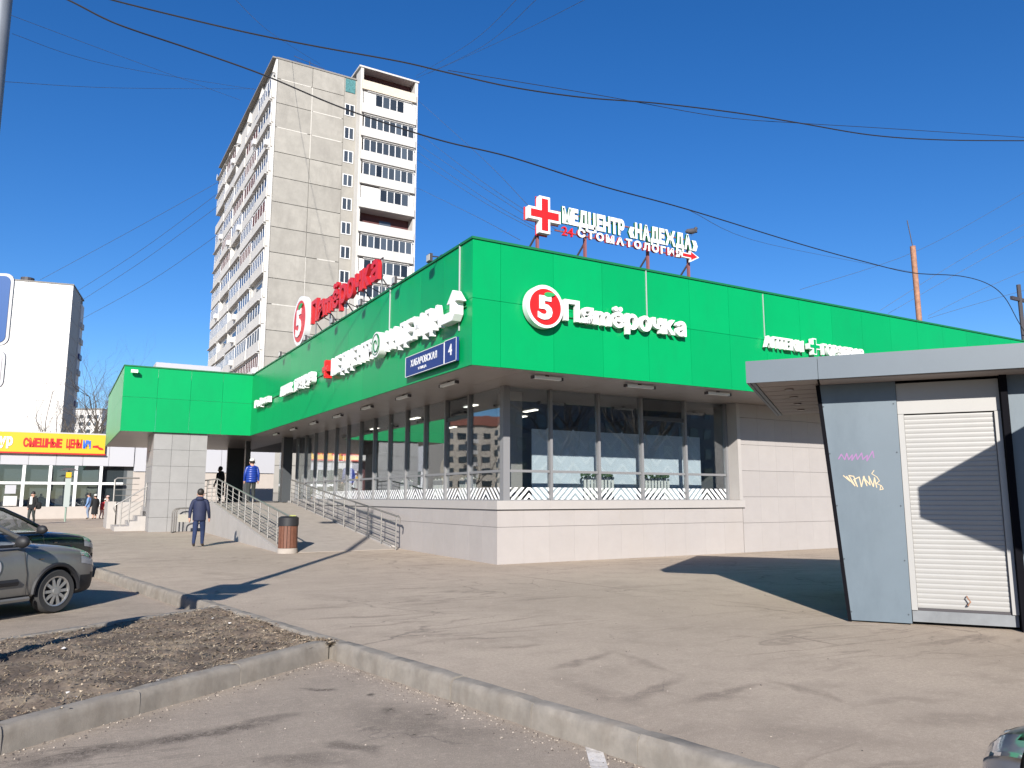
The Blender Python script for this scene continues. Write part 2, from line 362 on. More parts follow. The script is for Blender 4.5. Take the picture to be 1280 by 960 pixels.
_ks = []
for q in range(6):
    kr = random.Random(40+q); kb = MB(); wid_ = .15; N = 9
    prof = [(0, LOW-.1), (0, -.045), (.004, -.016), (.018, .004), (.04, .011), (wid_-.012, .012), (wid_, .0), (wid_, LOW-.1)]
    for i in range(N):
        x = -.5+i/(N-1); e = .006 if i in (0, N-1) else 0; chip = kr.choice((0, 0, 0, .012, .022)) if 0 < i < N-1 else kr.choice((0, .01))
        for j, (y, z) in enumerate(prof):
            jy = kr.uniform(-.003, .003); jz = kr.uniform(-.0025, .0025)
            if j in (1, 2, 3): jy += chip*.6; jz -= chip
            kb.v.append((x, y-wid_/2+jy, z+jz-(e if 1 <= j <= 6 else 0)))
    m_ = len(prof)
    for i in range(N-1):
        for j in range(m_-1): kb.f.append((i*m_+j, (i+1)*m_+j, (i+1)*m_+j+1, i*m_+j+1)); kb.mi.append(0)
    kb.f += [tuple(range(m_)), tuple((N-1)*m_+j for j in range(m_))]; kb.mi += [0, 0]
    ko_ = kb.build('kerbstone', KERB, None, True); _ks.append(ko_.data); bpy.data.objects.remove(ko_)
def kerb_run(name, pts, inner, h=.0, wid=.15, L=1.0):
    """kerbstones laid end to end along a polyline; inner = +1 puts the stone on the left of the run"""
    root = empty(name, (pts[0][0], pts[0][1], 0), kind='structure')
    for (xa, ya), (xb, yb) in zip(pts[:-1], pts[1:]):
        d = math.hypot(xb-xa, yb-ya); n = max(1, round(d/L)); ang = math.atan2(yb-ya, xb-xa)
        for i in range(n):
            t = (i+.5)/n; x, y = xa+(xb-xa)*t, ya+(yb-ya)*t
            nx, ny = -math.sin(ang)*inner, math.cos(ang)*inner
            o = bpy.data.objects.new('kerbstone', random.choice(_ks)); COL.objects.link(o); o.parent = root
            o.location = (x+nx*wid/2-root.location.x, y+ny*wid/2-root.location.y, g(y)+random.uniform(-.005, .005))
            flip = 0 if inner > 0 else math.pi               # worn edge towards the carriageway
            o.scale.x = d/n-.004
            o.rotation_euler = (random.uniform(-.015, .015), random.uniform(-.004, .004), ang+flip+random.uniform(-.004, .004))
    return root
kerb_run('pavement_kerb', [(KX(28), 28), (KX(11.9), 11.9), (KX(8.1), 8.1), (KX(-8), -8)], 1)
# grass verge between parking and side lane
VA, VB = (KX(8.12)-.1, 8.12), (-7.0, 2.05)      # near kerb, outer edge
VC, VD = (KX(11.75)-.05, 11.75), (-7.0, 6.0)      # far kerb, outer edge
kerb_run('verge_front_kerb', [VB, (-.2, 6.32), (1.55, 7.52), (KX(8.2)-.02, 8.22)], 1)
kerb_run('verge_back_kerb', [VD, (-.42, 10.25), (KX(11.7), 11.72)], -1)
def verge_z(x, y):
    return .0+.03*math.sin(x*1.7+y*.9)+.02*math.sin(x*4.1-y*3.3)+.012*math.sin(x*9+y*11)
def vside(x, y, pts):
    for (xa, ya), (xb, yb) in zip(pts[:-1], pts[1:]):
        if xa <= x <= xb: return y-(ya+(yb-ya)*(x-xa)/(xb-xa))
    return 0
VF = [VB, (-.2, 6.32), (1.55, 7.52), (KX(8.2), 8.22)]
VK = [VD, (-.42, 10.25), (KX(11.7)+.1, 11.72)]
b = MB(); NX, NY = 230, 80; idx = {}
for i in range(NX+1):
    x = -7.0+9.6*i/NX
    if x <= KX(8.2): y0 = x and (lambda: [VB, VF])() and 0
    y0 = None
    for (xa, ya), (xb, yb) in zip(VF[:-1], VF[1:]):
        if xa <= x <= xb+1e-6: y0 = ya+(yb-ya)*(x-xa)/(xb-xa)
    if y0 is None: y0 = 8.0-(x-2.62)/.17
    y1 = None
    for (xa, ya), (xb, yb) in zip(VK[:-1], VK[1:]):
        if xa <= x <= xb+1e-6: y1 = ya+(yb-ya)*(x-xa)/(xb-xa)
    if y1 is None or y1 > 8.0-(x-2.62)/.17: y1 = 8.0-(x-2.62)/.17
    for j in range(NY+1):
        t = j/NY; y = y0+.1+(max(y1-.1, y0+.11)-y0-.1)*t
        e = min(t, 1-t)*NY
        idx[i, j] = len(b.v); b.v.append((x, y, verge_z(x, y)*min(1, e/6)-.012+random.uniform(-.014, .014)))
for i in range(NX):
    for j in range(NY): b.f.append((idx[i, j], idx[i+1, j], idx[i+1, j+1], idx[i, j+1])); b.mi.append(0)
VERGE_V = list(b.v)
tag(b.build('verge_soil', SOIL, smooth=True), kind='structure')
# leaf litter, dry grass and crumbs on the verge
lt = [mat('dry_grass', (.30, .235, .155), .9), mat('dead_leaf', (.22, .16, .11), .9), mat('pale_leaf', (.38, .31, .225), .9), mat('scrap', (.6, .58, .55), .8), mat('dark_crumb', (.10, .08, .06), .95)]
b = MB(); rnd = random.Random(3)
for k in range(34000):
    vx, vy, vz = rnd.choice(VERGE_V); x = vx+rnd.uniform(-.06, .06); y = vy+rnd.uniform(-.05, .05)
    if x < -2.5 and rnd.random() < .6: continue
    ty = rnd.random(); edge = (KX(y)-x) < 1.3
    a = rnd.uniform(0, 6.28)
    if ty < .70:
        L = rnd.uniform(.03, .12); h = rnd.uniform(.0, .03); w = .0035
        c, s = math.cos(a), math.sin(a)
        b.add([(x-s*w, y+c*w, vz), (x+s*w, y-c*w, vz), (x+c*L, y+s*L, vz+h)], [(0, 1, 2)], 0)
    else:
        s_ = rnd.uniform(.005, .016)*(1.5 if edge else 1); mi = 4 if ty < .82 else 1 if ty < .94 else 2 if ty < .9985 else 3
        if mi == 3: s_ *= 1.6
        pts = [(x+s_*rnd.uniform(.6, 1.3)*math.cos(a+q), y+s_*rnd.uniform(.5, 1.2)*math.sin(a+q), vz+rnd.uniform(.003, .02)) for q in (0, 1.6, 3.1, 4.7)]
        b.add(pts, [(0, 1, 2, 3)], mi)
tag(b.build('leaf_litter', lt), 'dry grass, dead leaves and crumbs strewn over the kerbed verge', 'leaf litter', kind='stuff')
# grit along the kerbs and on the tarmac
b = MB(); gm = [mat('grit_pale', (.36, .31, .26), .9), mat('grit_dark', (.09, .075, .065), .9)]
def crumb(x, y, z, s, mi):
    a = rnd.uniform(0, 6.28)
    pts = [(x+s*rnd.uniform(.6, 1.2)*math.cos(a+q), y+s*rnd.uniform(.6, 1.2)*math.sin(a+q), z) for q in (0, 2.1, 4.2)]
    b.add(pts+[(x, y, z+s*.8)], [(0, 1, 3), (1, 2, 3), (2, 0, 3)], mi)
for k in range(1500):
    if k < 700:
        y = rnd.uniform(1.5, 8); crumb(KX(y)-.02-abs(rnd.gauss(0, .14)), y, LOW+.002, rnd.uniform(.003, .011), 0 if rnd.random() < .6 else 1)
    elif k < 1100:
        t = rnd.random(); x = -3+5.5*t; y = 6.32+(x+.2)*.68-abs(rnd.gauss(0, .15)); crumb(x, y, LOW+.002, rnd.uniform(.004, .012), 0 if rnd.random() < .4 else 1)
    elif k < 1300: crumb(rnd.uniform(0, 3), rnd.uniform(2.5, 7), LOW+.002, rnd.uniform(.003, .009), rnd.randint(0, 1))
    else:
        y = rnd.uniform(2, 15); crumb(KX(y)+.2+rnd.random()**1.5*7, y, .002, rnd.uniform(.004, .011), rnd.randint(0, 1))
tag(b.build('grit', gm), 'loose grit and crumbs swept against the kerbs', 'grit', kind='stuff')
# worn parking bay line
b = MB(); p0 = rf(.55, 5.52); p1 = rf(.52, 3.2); dv = (p1-p0).normalized(); sv = Vector((-dv.y, dv.x, 0))*.055
b.add([tuple(p0+sv+Vector((0, 0, LOW+.004))), tuple(p0-sv+Vector((0, 0, LOW+.004))), tuple(p1-sv+Vector((0, 0, LOW+.004))), tuple(p1+sv+Vector((0, 0, LOW+.004)))], [(0, 1, 2, 3)])
LINE = mat('worn_line_paint', (.60, .57, .53), .85, var=.1, vscale=9, dirt_or_sheen=(.24, .21, .18), dscale=7, damt=.9)
tag(b.build('bay_line', LINE), kind='structure')

# ------------------------------------------------------------------ the supermarket
X0, Y0, GX, GY, ZS, ZT, YW, XW = 8.69, 15.58, 7.02, 13.67, 4.15, 6.79, 34.6, 1.97
XG, YG = X0+.42, Y0+.42                       # glass planes
XE, YE = 38.0, 52.0
st = empty('supermarket', (X0, Y0, 0), label='low supermarket with green panelled fascia over glazed corner and pale plinth', cat='building')
GAP = .008
# core behind the cladding
box('structural_core', 16.75, XE, Y0+.06, 16.6, -.1, ZS+.02, INTW, st)
box('roof_deck', GX+.3, XE, GY+.3, YE, 6.35, 6.42, CONC, st)
box('fascia_backing', GX+.06, XE, GY+.06, GY+.3, ZS+.03, ZT-.03, INTW, st)
box('fascia_backing', GX+.06, GX+.3, GY+.3, YW, ZS+.03, ZT-.03, INTW, st)
# plinth panels: right side, then left side
def cols(a, b_, step):
    n = max(1, round((b_-a)/step)); return [(a+(b_-a)*i/n, a+(b_-a)*(i+1)/n) for i in range(n)]
for za, zb in ((-.1, .83), (.83, 1.22)):
    for xa, xb in cols(X0, 16.5, .71): box('plinth_panel', xa+.0015, xb-.0015, Y0+.02, Y0+.05, za+GAP/2, zb-GAP/2, PLINTH, st)
    for ya, yb in cols(Y0+.02, 33.3, .71): box('plinth_panel', X0, X0+.03, ya+.0015, yb-.0015, za+GAP/2, zb-GAP/2, PLINTH, st)
box('plinth_core', X0+.035, 16.75, Y0+.055, 16.5, -.1, 1.3, SEAM, st)
box('plinth_core', X0+.035, 9.6, 16.5, 46, -.1, 1.3, SEAM, st)
# wall to the right of the windows
for i, (za, zb) in enumerate(((-.1, .80), (.80, 1.52), (1.52, 2.25), (2.25, 2.98), (2.98, 3.75), (3.75, 4.15))):
    for xa, xb in cols(16.52, XE, .72): box('wall_panel', xa+.0015, xb-.0015, Y0+.02, Y0+.05, za+GAP/2, zb-GAP/2, WALLC, st)
# window surround: sill and right jamb, standing proud
box('window_sill', X0-.04, 16.56, Y0-.04, YG+.05, 1.23, 1.43, TRIM, st)
box('window_sill', X0-.038, XG+.05, YG+.06, 33.3, 1.23, 1.43, TRIM, st)
box('window_jamb', 16.38, 16.5, Y0-.02, YG+.12, 1.435, ZS-.002, TRIM, st)
# glazing: mullions, transoms, panes, printed film
MX = [XG+.04, 10.40, 11.86, 13.27, 14.81, 16.34]
MY = [YG+.04]+[17.8+1.4*i for i in range(13)]
def pane(nm, a, b_, z0, z1, axis, m):
    return box(nm, a, b_, YG, YG+.012, z0, z1, m, st) if axis == 0 else box(nm, XG, XG+.012, a, b_, z0, z1, m, st)
def film(a, b_, axis, z0=1.455, z1=1.74):
    bb = MB(); w = (b_-a)/2; h = z1-z0; p = .175; sw = .095
    for half in range(2):
        xa = a+half*w; x = -h
        while x < w:
            poly = [(x, 0), (x+sw, 0), (x+sw+h, h), (x+h, h)]
            if half: poly = [(w-u, v) for u, v in poly]
            poly = clip(poly, 0, w)
            if len(poly) > 2:
                pts = [(xa+u, YG-.004, z0+v) if axis == 0 else (XG-.004, xa+u, z0+v) for u, v in poly]
                bb.add(pts, [tuple(range(len(pts)))])
            x += p
    return bb.build('window_film', FILM, st)
for axis, Ms in ((0, MX), (1, MY)):
    for i, m_ in enumerate(Ms):
        w = .034
        if i == 0: continue
        if axis == 0: box('mullion', m_-w, m_+w, YG-.07, YG+.05, 1.43, ZS, ALU, st)
        else: box('mullion', XG-.07, XG+.05, m_-w, m_+w, 1.43, ZS, ALU, st)
    for i in range(len(Ms)-1):
        a, b_ = Ms[i]+.045, Ms[i+1]-.045
        if i == 0: a = Ms[0]+.06
        if axis == 0: box('transom', a, b_, YG-.04, YG+.04, 2.10, 2.16, ALU, st); box('bottom_rail', a, b_, YG-.04, YG+.04, 1.43, 1.455, ALU, st)
        else: box('transom', XG-.04, XG+.04, a, b_, 2.10, 2.16, ALU, st); box('bottom_rail', XG-.04, XG+.04, a, b_, 1.43, 1.455, ALU, st)
        pane('window_pane', a, b_, 1.455, 2.10, axis, GLS)
        vent = (axis == 0 and i == 3) or (axis == 1 and i == 1)
        if vent:
            pane('window_pane', a, b_, 2.16, 3.55, axis, GLS); pane('vent_pane', a+.05, b_-.05, 3.65, ZS-.05, axis, GLD)
            if axis == 0: box('vent_frame', a, b_, YG-.03, YG+.03, 3.55, 3.65, DARKF, st)
            else: box('vent_frame', XG-.03, XG+.03, a, b_, 3.55, 3.65, DARKF, st)
        else: pane('window_pane', a, b_, 2.16, ZS-.005, axis, GLS)
        if axis == 0 or i < 11: film(a, b_, axis)
box('corner_post', XG-.08, XG+.1, YG-.08, YG+.1, 1.43, ZS, ALU, st)
# fascia: two rows of green cassettes
ZJ = 5.54
def fasc(nm, x0, x1, y0, y1, ax):
    seq = cols(x0, x1, 1.31) if ax == 0 else cols(y0, y1, 1.34)
    for a, c in seq:
        for za, zb in ((ZS, ZJ), (ZJ, ZT)):
            if ax == 0: box('fascia_panel', a+GAP/2, c-GAP/2, y0, y1, za+GAP/2, zb-GAP/2, GREEN, st)
            else: box('fascia_panel', x0, x1, a+GAP/2, c-GAP/2, za+GAP/2, zb-GAP/2, GREEN, st)
box('fascia_panel', GX, GX+.66-GAP/2, GY, GY+.05, ZS, ZJ-GAP/2, GREEN, st); box('fascia_panel', GX, GX+.66-GAP/2, GY, GY+.05, ZJ+GAP/2, ZT, GREEN, st)
fasc('r', GX+.66, XE, GY, GY+.05, 0)
fasc('l', GX, GX+.05, GY+.055, YW-.005, 1)
fasc('w', XW, GX+.05, YW, YW+.05, 0)
fasc('e', XW, XW+.05, YW+.055, YW+11.5, 1)
for a in ((GX-.03, XE, GY-.03, GY+.35), (GX-.03, GX+.35, GY+.352, YW-.04), (XW-.03, GX+.34, YW-.035, YW+.35), (XW-.03, XW+.35, YW+.352, YW+11.5)):
    box('coping', *a, ZT+.001, ZT+.05, GREEND, st)
# soffit strips
for xa, xb in cols(GX+.055, XE, 1.31): box('soffit_panel', xa+.004, xb-.004, GY+.055, YG+.1, ZS+.004, ZS+.03, SOFF, st)
for ya, yb in cols(YG+.105, YW, 1.34): box('soffit_panel', GX+.055, XG+.1, ya+.004, yb-.004, ZS+.004, ZS+.03, SOFF, st)
for ya, yb in cols(YW+.055, 46, .9): box('soffit_panel', XW+.055, XG+.1, ya+.004, yb-.004, ZS+.004, ZS+.03, SOFF, st)
box('portico_roof', XW+.06, GX+.3, YW+.06, 46, 6.3, 6.4, CONC, st)
# white conduits running down the fascia
for c in ((11.585, 11.603, GY-.03, GY-.004, 5.6, 6.8), (GX-.03, GX-.004, 14.225, 14.25, 4.95, 6.85), (GX-.03, GX-.004, 18.245, 18.265, 5.75, 6.9), (15.503, 15.515, GY-.03, GY-.004, 5.6, 6.75)):
    box('conduit', *c, PALE, st)
# linear lamps under the soffit
for k, (a, c) in enumerate(((8.75, 9.45), (11.3, 12.1), (13.85, 14.6), (16.6, 17.4))):
    t = empty('soffit_lamp', ((a+c)/2, 14.1, ZS-.1), label=['lamp under soffit nearest the glazed corner on front side', 'second soffit lamp from corner above front windows', 'third soffit lamp from corner above front windows', 'soffit lamp nearest the grey kiosk roof'][k], cat='lamp', group='linear lamps under the soffit')
    box('lamp_body', a, c, 14.06, 14.14, ZS-.09, ZS-.03, LAMPW, t); box('bracket', (a+c)/2-.04, (a+c)/2+.04, 14.08, 14.12, ZS-.029, ZS+.004, IRON, t)
    box('end_cap', a-.05, a-.002, 14.055, 14.145, ZS-.095, ZS-.025, IRON, t); box('end_cap', c+.002, c+.05, 14.055, 14.145, ZS-.095, ZS-.025, IRON, t)
on_ = ['first', 'second', 'third', 'fourth', 'fifth', 'sixth', 'seventh', 'eighth']
for k in range(7):
    y = 16.0+2.75*k
    t = empty('soffit_lamp', (7.62, y, ZS-.1), label='%s soffit lamp from corner along the long left glazing' % on_[k], cat='lamp', group='linear lamps under the soffit')
    box('lamp_body', 7.58, 7.66, y-.4, y+.4, ZS-.09, ZS-.03, LAMPW, t); box('bracket', 7.6, 7.64, y-.04, y+.04, ZS-.029, ZS+.004, IRON, t)
    box('end_cap', 7.575, 7.665, y-.45, y-.402, ZS-.095, ZS-.025, IRON, t); box('end_cap', 7.575, 7.665, y+.402, y+.45, ZS-.095, ZS-.025, IRON, t)
# inside
box('interior_floor', XG+.6, 30, YG+.6, 48, 1.2, 1.3, INTF, st)
box('interior_ceiling', XG+.06, 30, YG+.06, 48, ZS+.06, ZS+.1, INTW, st)
box('interior_wall', 17.0, 17.2, YG+.7, 48, 1.3, ZS+.05, INTW, st)
box('interior_wall', XG+2.6, 16.9, 30, 30.2, 1.3, ZS+.05, INTW, st)
box('interior_column', 9.75, 10.2, 17.0, 17.5, 1.3, ZS+.05, TRIM, st)
GLOW = mat('interior_lamp', (1, .93, .8), .5, emit=2.2)
for x, y in ((12.6, 20.5), (13.3, 22.3), (10.4, 20.3), (10.4, 24.5), (13.0, 27), (10.6, 29)):
    box('ceiling_light', x-.07, x+.07, y-.35, y+.35, ZS+.02, ZS+.045, GLOW, st)
# portico behind the wing: back wall, pillar, door
box('portico_wall', 7.8, 9.0, 44, 44.2, g(44), ZS, DARKF, st)
pil = box('pillar', 3.29, 5.27, 34.76, 37.5, -.1, ZS, SEAM, st)
rows_ = [-.05+g(36), .70, 1.41, 2.10, 2.78, 3.45, ZS-.003]
for za, zb in zip(rows_[:-1], rows_[1:]):
    for xa, xb in cols(3.25, 5.31, .70): box('tile', xa+.005, xb-.005, 34.73, 34.755, za+.005, zb-.005, TILE, pil)
    for ya, yb in cols(34.76, 37.5, .69): box('tile', 3.25, 3.275, ya+.005, yb-.005, za+.005, zb-.005, TILE, pil)
    for ya, yb in cols(34.76, 37.5, .69): box('tile', 5.285, 5.31, ya+.005, yb-.005, za+.005, zb-.005, TILE, pil)
box('entrance_post', 7.55, 7.75, 38.0, 38.3, 1.3, ZS, DARKF, st); box('entrance_post', 8.5, 8.9, 34.7, 35.1, 1.3, ZS, DARKF, st)
dr = box('entrance_door', 8.95, 9.02, 35.2, 37.2, 1.3, 3.6, GLD, st); box('handle', 8.9, 8.945, 36.1, 36.15, 2.0, 2.8, STEEL, dr)
box('roof_box', 3.97, 7.2, 44, 48, 6.4, 8.55, PALE, st)
# platform and ramp
PZ = 1.28
rp = empty('entrance_ramp', (5.3, 21.3, 0), label='long concrete ramp climbing along the glazing to the entrance platform', cat='ramp')
b = MB(); y0, y1 = 21.2, 32.6
b.prism([(y0, -.1), (y0, g(y0)+.01), (y1, PZ), (45, PZ), (45, -.1)], 0, 5.32, 8.66); b.build('ramp_body', CONC, rp)
WALLR = mat('ramp_side_cladding', (.36, .335, .31), .7, var=.06, dirt_or_sheen=(.29, .26, .23), dscale=1, damt=.5)
n = 9
for i in range(n):
    ya = y0+.25+(y1-y0-.25)*i/n; yb = y0+.25+(y1-y0-.25)*(i+1)/n
    def zr(y): return g(y)+.01+(PZ-g(y0)-.01)*(y-y0)/(y1-y0)*.985
    b = MB(); b.prism([(ya+.005, -.05), (yb-.005, -.05), (yb-.005, zr(yb)+.035), (ya+.005, zr(ya)+.035)], 0, 5.22, 5.3); b.build('side_panel', WALLR, rp)
box('side_panel', 5.22, 5.3, y1+.005, 35.3, -.05, PZ+.035, WALLR, rp)
b = MB(); b.prism([(y0+.3, g(21)+.012), (y0+.3, g(21)+.10), (y1, PZ+.09), (33.3, PZ+.09), (33.3, PZ+.012), (y1, PZ+.012)], 0, 8.42, 8.6); b.build('ramp_kerb', TRIM, rp)
def railing(nm, label, x, ys_, z_of, rails, r=.021, h=.95, loop=True, green=False):
    t = empty(nm, (x, ys_[0], z_of(ys_[0])), label=label, cat='railing')
    ps = [ys_[0]+(ys_[-1]-ys_[0])*i/(round((ys_[-1]-ys_[0])/1.15)) for i in range(round((ys_[-1]-ys_[0])/1.15)+1)]
    for y in ps: MB().tube([(x, y, z_of(y)-.02), (x, y, z_of(y)+h)], r, 6).build('post', STEEL, t, True, (x, y, z_of(y)))
    for hh in rails:
        pts = [(x, y, z_of(y)+hh) for y in ys_]
        top = hh == rails[-1]
        if top: pts = [(x, ys_[0]-.25, z_of(ys_[0])+hh-.22), (x, ys_[0]-.28, z_of(ys_[0])+hh-.06), (x, ys_[0]-.16, z_of(ys_[0])+hh)]+pts
        MB().tube(pts, r*1.25 if top else .012, 8).build('handrail' if top else 'rail', STEEL, t, True, pts[0])
    return t
zr2 = lambda y: g(21.2)+(PZ-g(21.2))*min(max((y-21.2)/11.4, 0), 1)
railing('ramp_railing', 'outer steel railing of ramp, its lower end beside the litter bin', 5.45, [21.5, 27, 32.6, 34.9], zr2, (.12, .28, .44, .60, .76, .95))
railing('ramp_railing', 'inner steel railing of ramp close against the glazed shop front', 8.36, [20.9, 27, 32.6], zr2, (.12, .28, .44, .60, .76, .95))
railing('ramp_railing', 'short steel railing at ramp top, set against the pale wall behind', 5.45, [35.0, 36.3], lambda y: PZ, (.12, .4, .7, .95))
# left stair block
stp = empty('entrance_steps', (2.4, 36.4, g(36)), label='small block of pale entrance steps left of the tiled pillar', cat='steps')
for i in range(5):
    box('step', 2.35+.3*i if i else 2.1, 3.28, 36.0+.02*i, 38.6, g(36)-.05+.2*i, g(36)+.2*(i+1)-.003, WALLR, stp)
box('side_wall', 1.97, 2.3, 39.3, 42, g(36)-.05, 1.32, WALLR, stp); box('side_wall', 2.35, 3.28, 38.65, 42, g(36)-.05, PZ+.02, WALLR, stp)
t = empty('stair_railing', (2.3, 36.2, g(36)), label='steel stair railing with bent handrail left of tiled pillar', cat='railing')
for x, z in ((2.32, g(36)+.2), (2.62, g(36)+.35), (3.2, g(36)+1.)):
    MB().tube([(x, 36.1, z-.01), (x, 36.1, z+.98)], .025, 6).build('post', STEEL, t, True, (x, 36.1, z))
for h in (.3, .5, .7): MB().tube([(2.32, 36.1, g(36)+.2+h), (3.25, 36.1, g(36)+.85+h)], .012, 6).build('rail', STEEL, t)
MB().tube([(2.12, 36.1, g(36)+.75), (2.02, 36.1, g(36)+.95), (2.1, 36.1, g(36)+1.08), (2.32, 36.1, g(36)+1.2), (3.25, 36.1, g(36)+1.85)], .028, 8).build('handrail', STEEL, t, True)
t = empty('platform_railing', (1.9, 41.9, 1.32), label='small steel guard rail on the pale wall end behind the steps', cat='railing')
MB().tube([(2.2, 39.5, 1.3), (2.2, 39.5, 2.3), (2.3, 39.5, 2.38), (3.2, 39.5, 2.38)], .035, 8).build('handrail', STEEL, t, True)
for z in (1.6, 1.85, 2.1): MB().tube([(2.2, 39.5, z), (3.2, 39.5, z)], .014, 6).build('rail', STEEL, t)
# white planters with plants just inside the window
PLT = mat('planter_white', (.7, .7, .66), .6); LEAF = mat('planter_leaf', (.045, .09, .03), .7)
def planter(x, y, ax, label):
    t = empty('window_planter', (x, y, 1.43), label=label, cat='planter', group='white picket planters in the windows')
    for i in range(9):
        o = (i-4)*.11
        if ax == 0: box('picket', x+o-.032, x+o+.032, y-.02, y, 1.45, 2.0+.03*(i % 2), PLT, t)
        else: box('picket', x-.02, x, y+o-.032, y+o+.032, 1.45, 2.0+.03*(i % 2), PLT, t)
    bb = MB()
    for k in range(150):
        o = rnd.uniform(-.5, .5); z = rnd.uniform(1.98, 2.12); a = rnd.uniform(0, 6.28); s = .035
        c = (x+o, y+.06+rnd.uniform(-.05, .05), z) if ax == 0 else (x+.06+rnd.uniform(-.05, .05), y+o, z)
        bb.add([(c[0]-s*math.cos(a), c[1]-s*math.sin(a), c[2]), (c[0], c[1], c[2]+.05), (c[0]+s*math.cos(a), c[1]+s*math.sin(a), c[2]), (c[0], c[1], c[2]-.03)], [(0, 1, 2, 3)])
    bb.build('foliage', LEAF, t)
planter(12.05, YG+.25, 0, 'white picket planter behind front window, middle bay'); planter(13.95, YG+.25, 0, 'white picket planter behind front window, fourth bay from corner')
planter(XG+.25, 18.4, 1, 'white picket planter in left glazing nearest the corner'); planter(XG+.25, 20.1, 1, 'second white picket planter from corner in left glazing'); planter(XG+.25, 22.6, 1, 'third white picket planter from corner in left glazing')
# white screen behind the front windows
SCR = mat('screen_cloth', (.60, .67, .74), .8, var=.05, vscale=2)
t = empty('window_screen', (13.2, YG+.55, 1.3), label='long pale blue screen with folded pattern standing behind the front windows', cat='screen')
box('screen_panel', 10.25, 15.95, YG+.6, YG+.63, 1.35, 3.22, SCR, t)
bb = MB()
for i in range(7):
    for k in range(4):
        xa = 10.3+i*.8; z = 1.5+k*.42; bb.add([(xa, YG+.596, z), (xa+.4, YG+.596, z+.4), (xa+.4, YG+.596, z+.5), (xa, YG+.596, z+.1)], [(0, 1, 2, 3)]); bb.add([(xa+.4, YG+.596, z+.4), (xa+.8, YG+.596, z), (xa+.8, YG+.596, z+.1), (xa+.4, YG+.596, z+.5)], [(0, 1, 2, 3)])
bb.build('screen_pattern', mat('screen_band', (.68, .74, .80), .8), t)

# ------------------------------------------------------------------ signs on the supermarket
def sign(name, loc, rz, label, cat='sign', group=None): return empty(name, loc, rz, label, cat, group)
FL = 2e-5; LT = R(-90) # front-facing, left-facing
def roundel(t, cx, cz, r, dep, y=0., par=None):
    bb = MB(); bb.cyl((cx, cz), r, 1, y-dep, y, 40); dk = bb.build('disc', WHITE, t, True)
    bb = MB(); bb.cyl((cx+.01*r, cz-.02*r), r*.84, 1, y-dep-.012, y-dep-.001, 40); bb.build('red_circle', RED, t, True)
    q = glyph('5', 1, .04); lo = min(p[2] for p in q[0]); hi = max(p[2] for p in q[0]); s = r*1.12/(hi-lo)
    bb = MB(); bb.add([((p[0]-q[2]/2)*s*1.15+cx-.04*r, y-dep-.03+p[1]*.02, (p[2]-(lo+hi)/2)*s+cz-.08*r) for p in q[0]], q[1]); MBraw(bb, 'digit', WHITE, t, (0, 0, 0))
    pts = []
    for k in range(16):
        a = 2*math.pi*k/16; u = .30*r*math.cos(a); v = .105*r*math.sin(a)*(1-.3*math.cos(a)); pts.append((cx+.2*r+u*.97-v*.2, cz+.56*r+v+u*.12))
    bb = MB(); bb.prism(pts, 1, y-dep-.05, y-dep-.031); bb.build('leaf', LEAFG, t)
def rails(t, x0, x1, zs, y=-.0):
    for z in zs: bb = MB().box(x0, x1, y-.03, y, z-.012, z+.012); bb.build('mounting_rail', GREEND, t)
PYA = 'Пяmёрочка'
t = sign('shop_sign', (GX+3.9, GY, 5.1), FL, 'white rounded letters with red 5 roundel on the green front fascia')
# local x = world x - (GX+3.9); z = world z - 5.1
roundel(t, 8.64-10.92, .41, .465, .16, -.06)
rails(t, 9.0-10.92, 12.6-10.92, (.30, .52), -.003)
letters(PYA, 9.18-10.92, 12.68-10.92, .19, .66, .10, WHITE, t, -.06, off=.034, gap=.055)
t = sign('pharmacy_sign', (17.3, GY, 5.3), FL, 'white block letters with green cross on front fascia above the kiosk roof')
letters('АПТЕКИ', -1.93, -.46, .02, .32, .09, WHITE, t, -.06, off=.03, gap=.06)
letters('ГОРЗДРАВ', .3, 2.05, .02, .33, .09, WHITE, t, -.06, off=.03, gap=.06)
CRP = [(-1, -3), (1, -3), (1, -1), (3, -1), (3, 1), (1, 1), (1, 3), (-1, 3), (-1, 1), (-3, 1), (-3, -1), (-1, -1)]
def cross(t, cx, cz, h, dep, y, m1, m2, rim=1.3):
    k = h/6; bb = MB(); bb.prism([(cx+u*k, cz+v*k) for u, v in CRP], 1, y-dep, y); bb.build('cross', m1, t)
    bb = MB(); s = lambda u: u-(.42 if u > 0 else -.42)*1
    bb.prism([(cx+s(u)*k, cz+s(v)*k) for u, v in CRP], 1, y-dep-.015, y-dep-.001); bb.build('cross_face', m2, t)
cross(t, -.08, .2, .44, .13, -.06, WHITE, GREEN)
# left side
t = sign('clinic_sign', (GX, 18.4, 5.1), LT, 'white three-dimensional clinic lettering with red cross and round emblem on left fascia')
rails(t, 18.4-22.9, 18.4-13.9, (.30,), -.003)
letters('МЕДЦЕНТР', 18.4-22.65, 18.4-19.02, .03, .55, .12, WHITE, t, -.05, off=.03, gap=.09)
letters('НАДЕЖДА', 18.4-18.15, 18.4-14.85, .03, .56, .12, WHITE, t, -.05, off=.03, gap=.09)
cross(t, 18.4-23.0, .28, .55, .2, -.05, RED, RED)
bb = MB(); bb.cyl((18.4-18.57, .28), .33, 1, -.25, -.05, 28); bb.build('emblem_disc', WHITE, t, True)
pts = [(18.4-18.57+(.06+.022*k)*.9*math.cos(k*.75), -.262, .28+(.06+.022*k)*math.sin(k*.75)) for k in range(11)]
MB().tube(pts, .018, 5).build('emblem_swirl', GREEND, t)
pts = [(18.4-18.57+.27*math.cos(k*.3), -.256, .28+.27*math.sin(k*.3)) for k in range(22)]
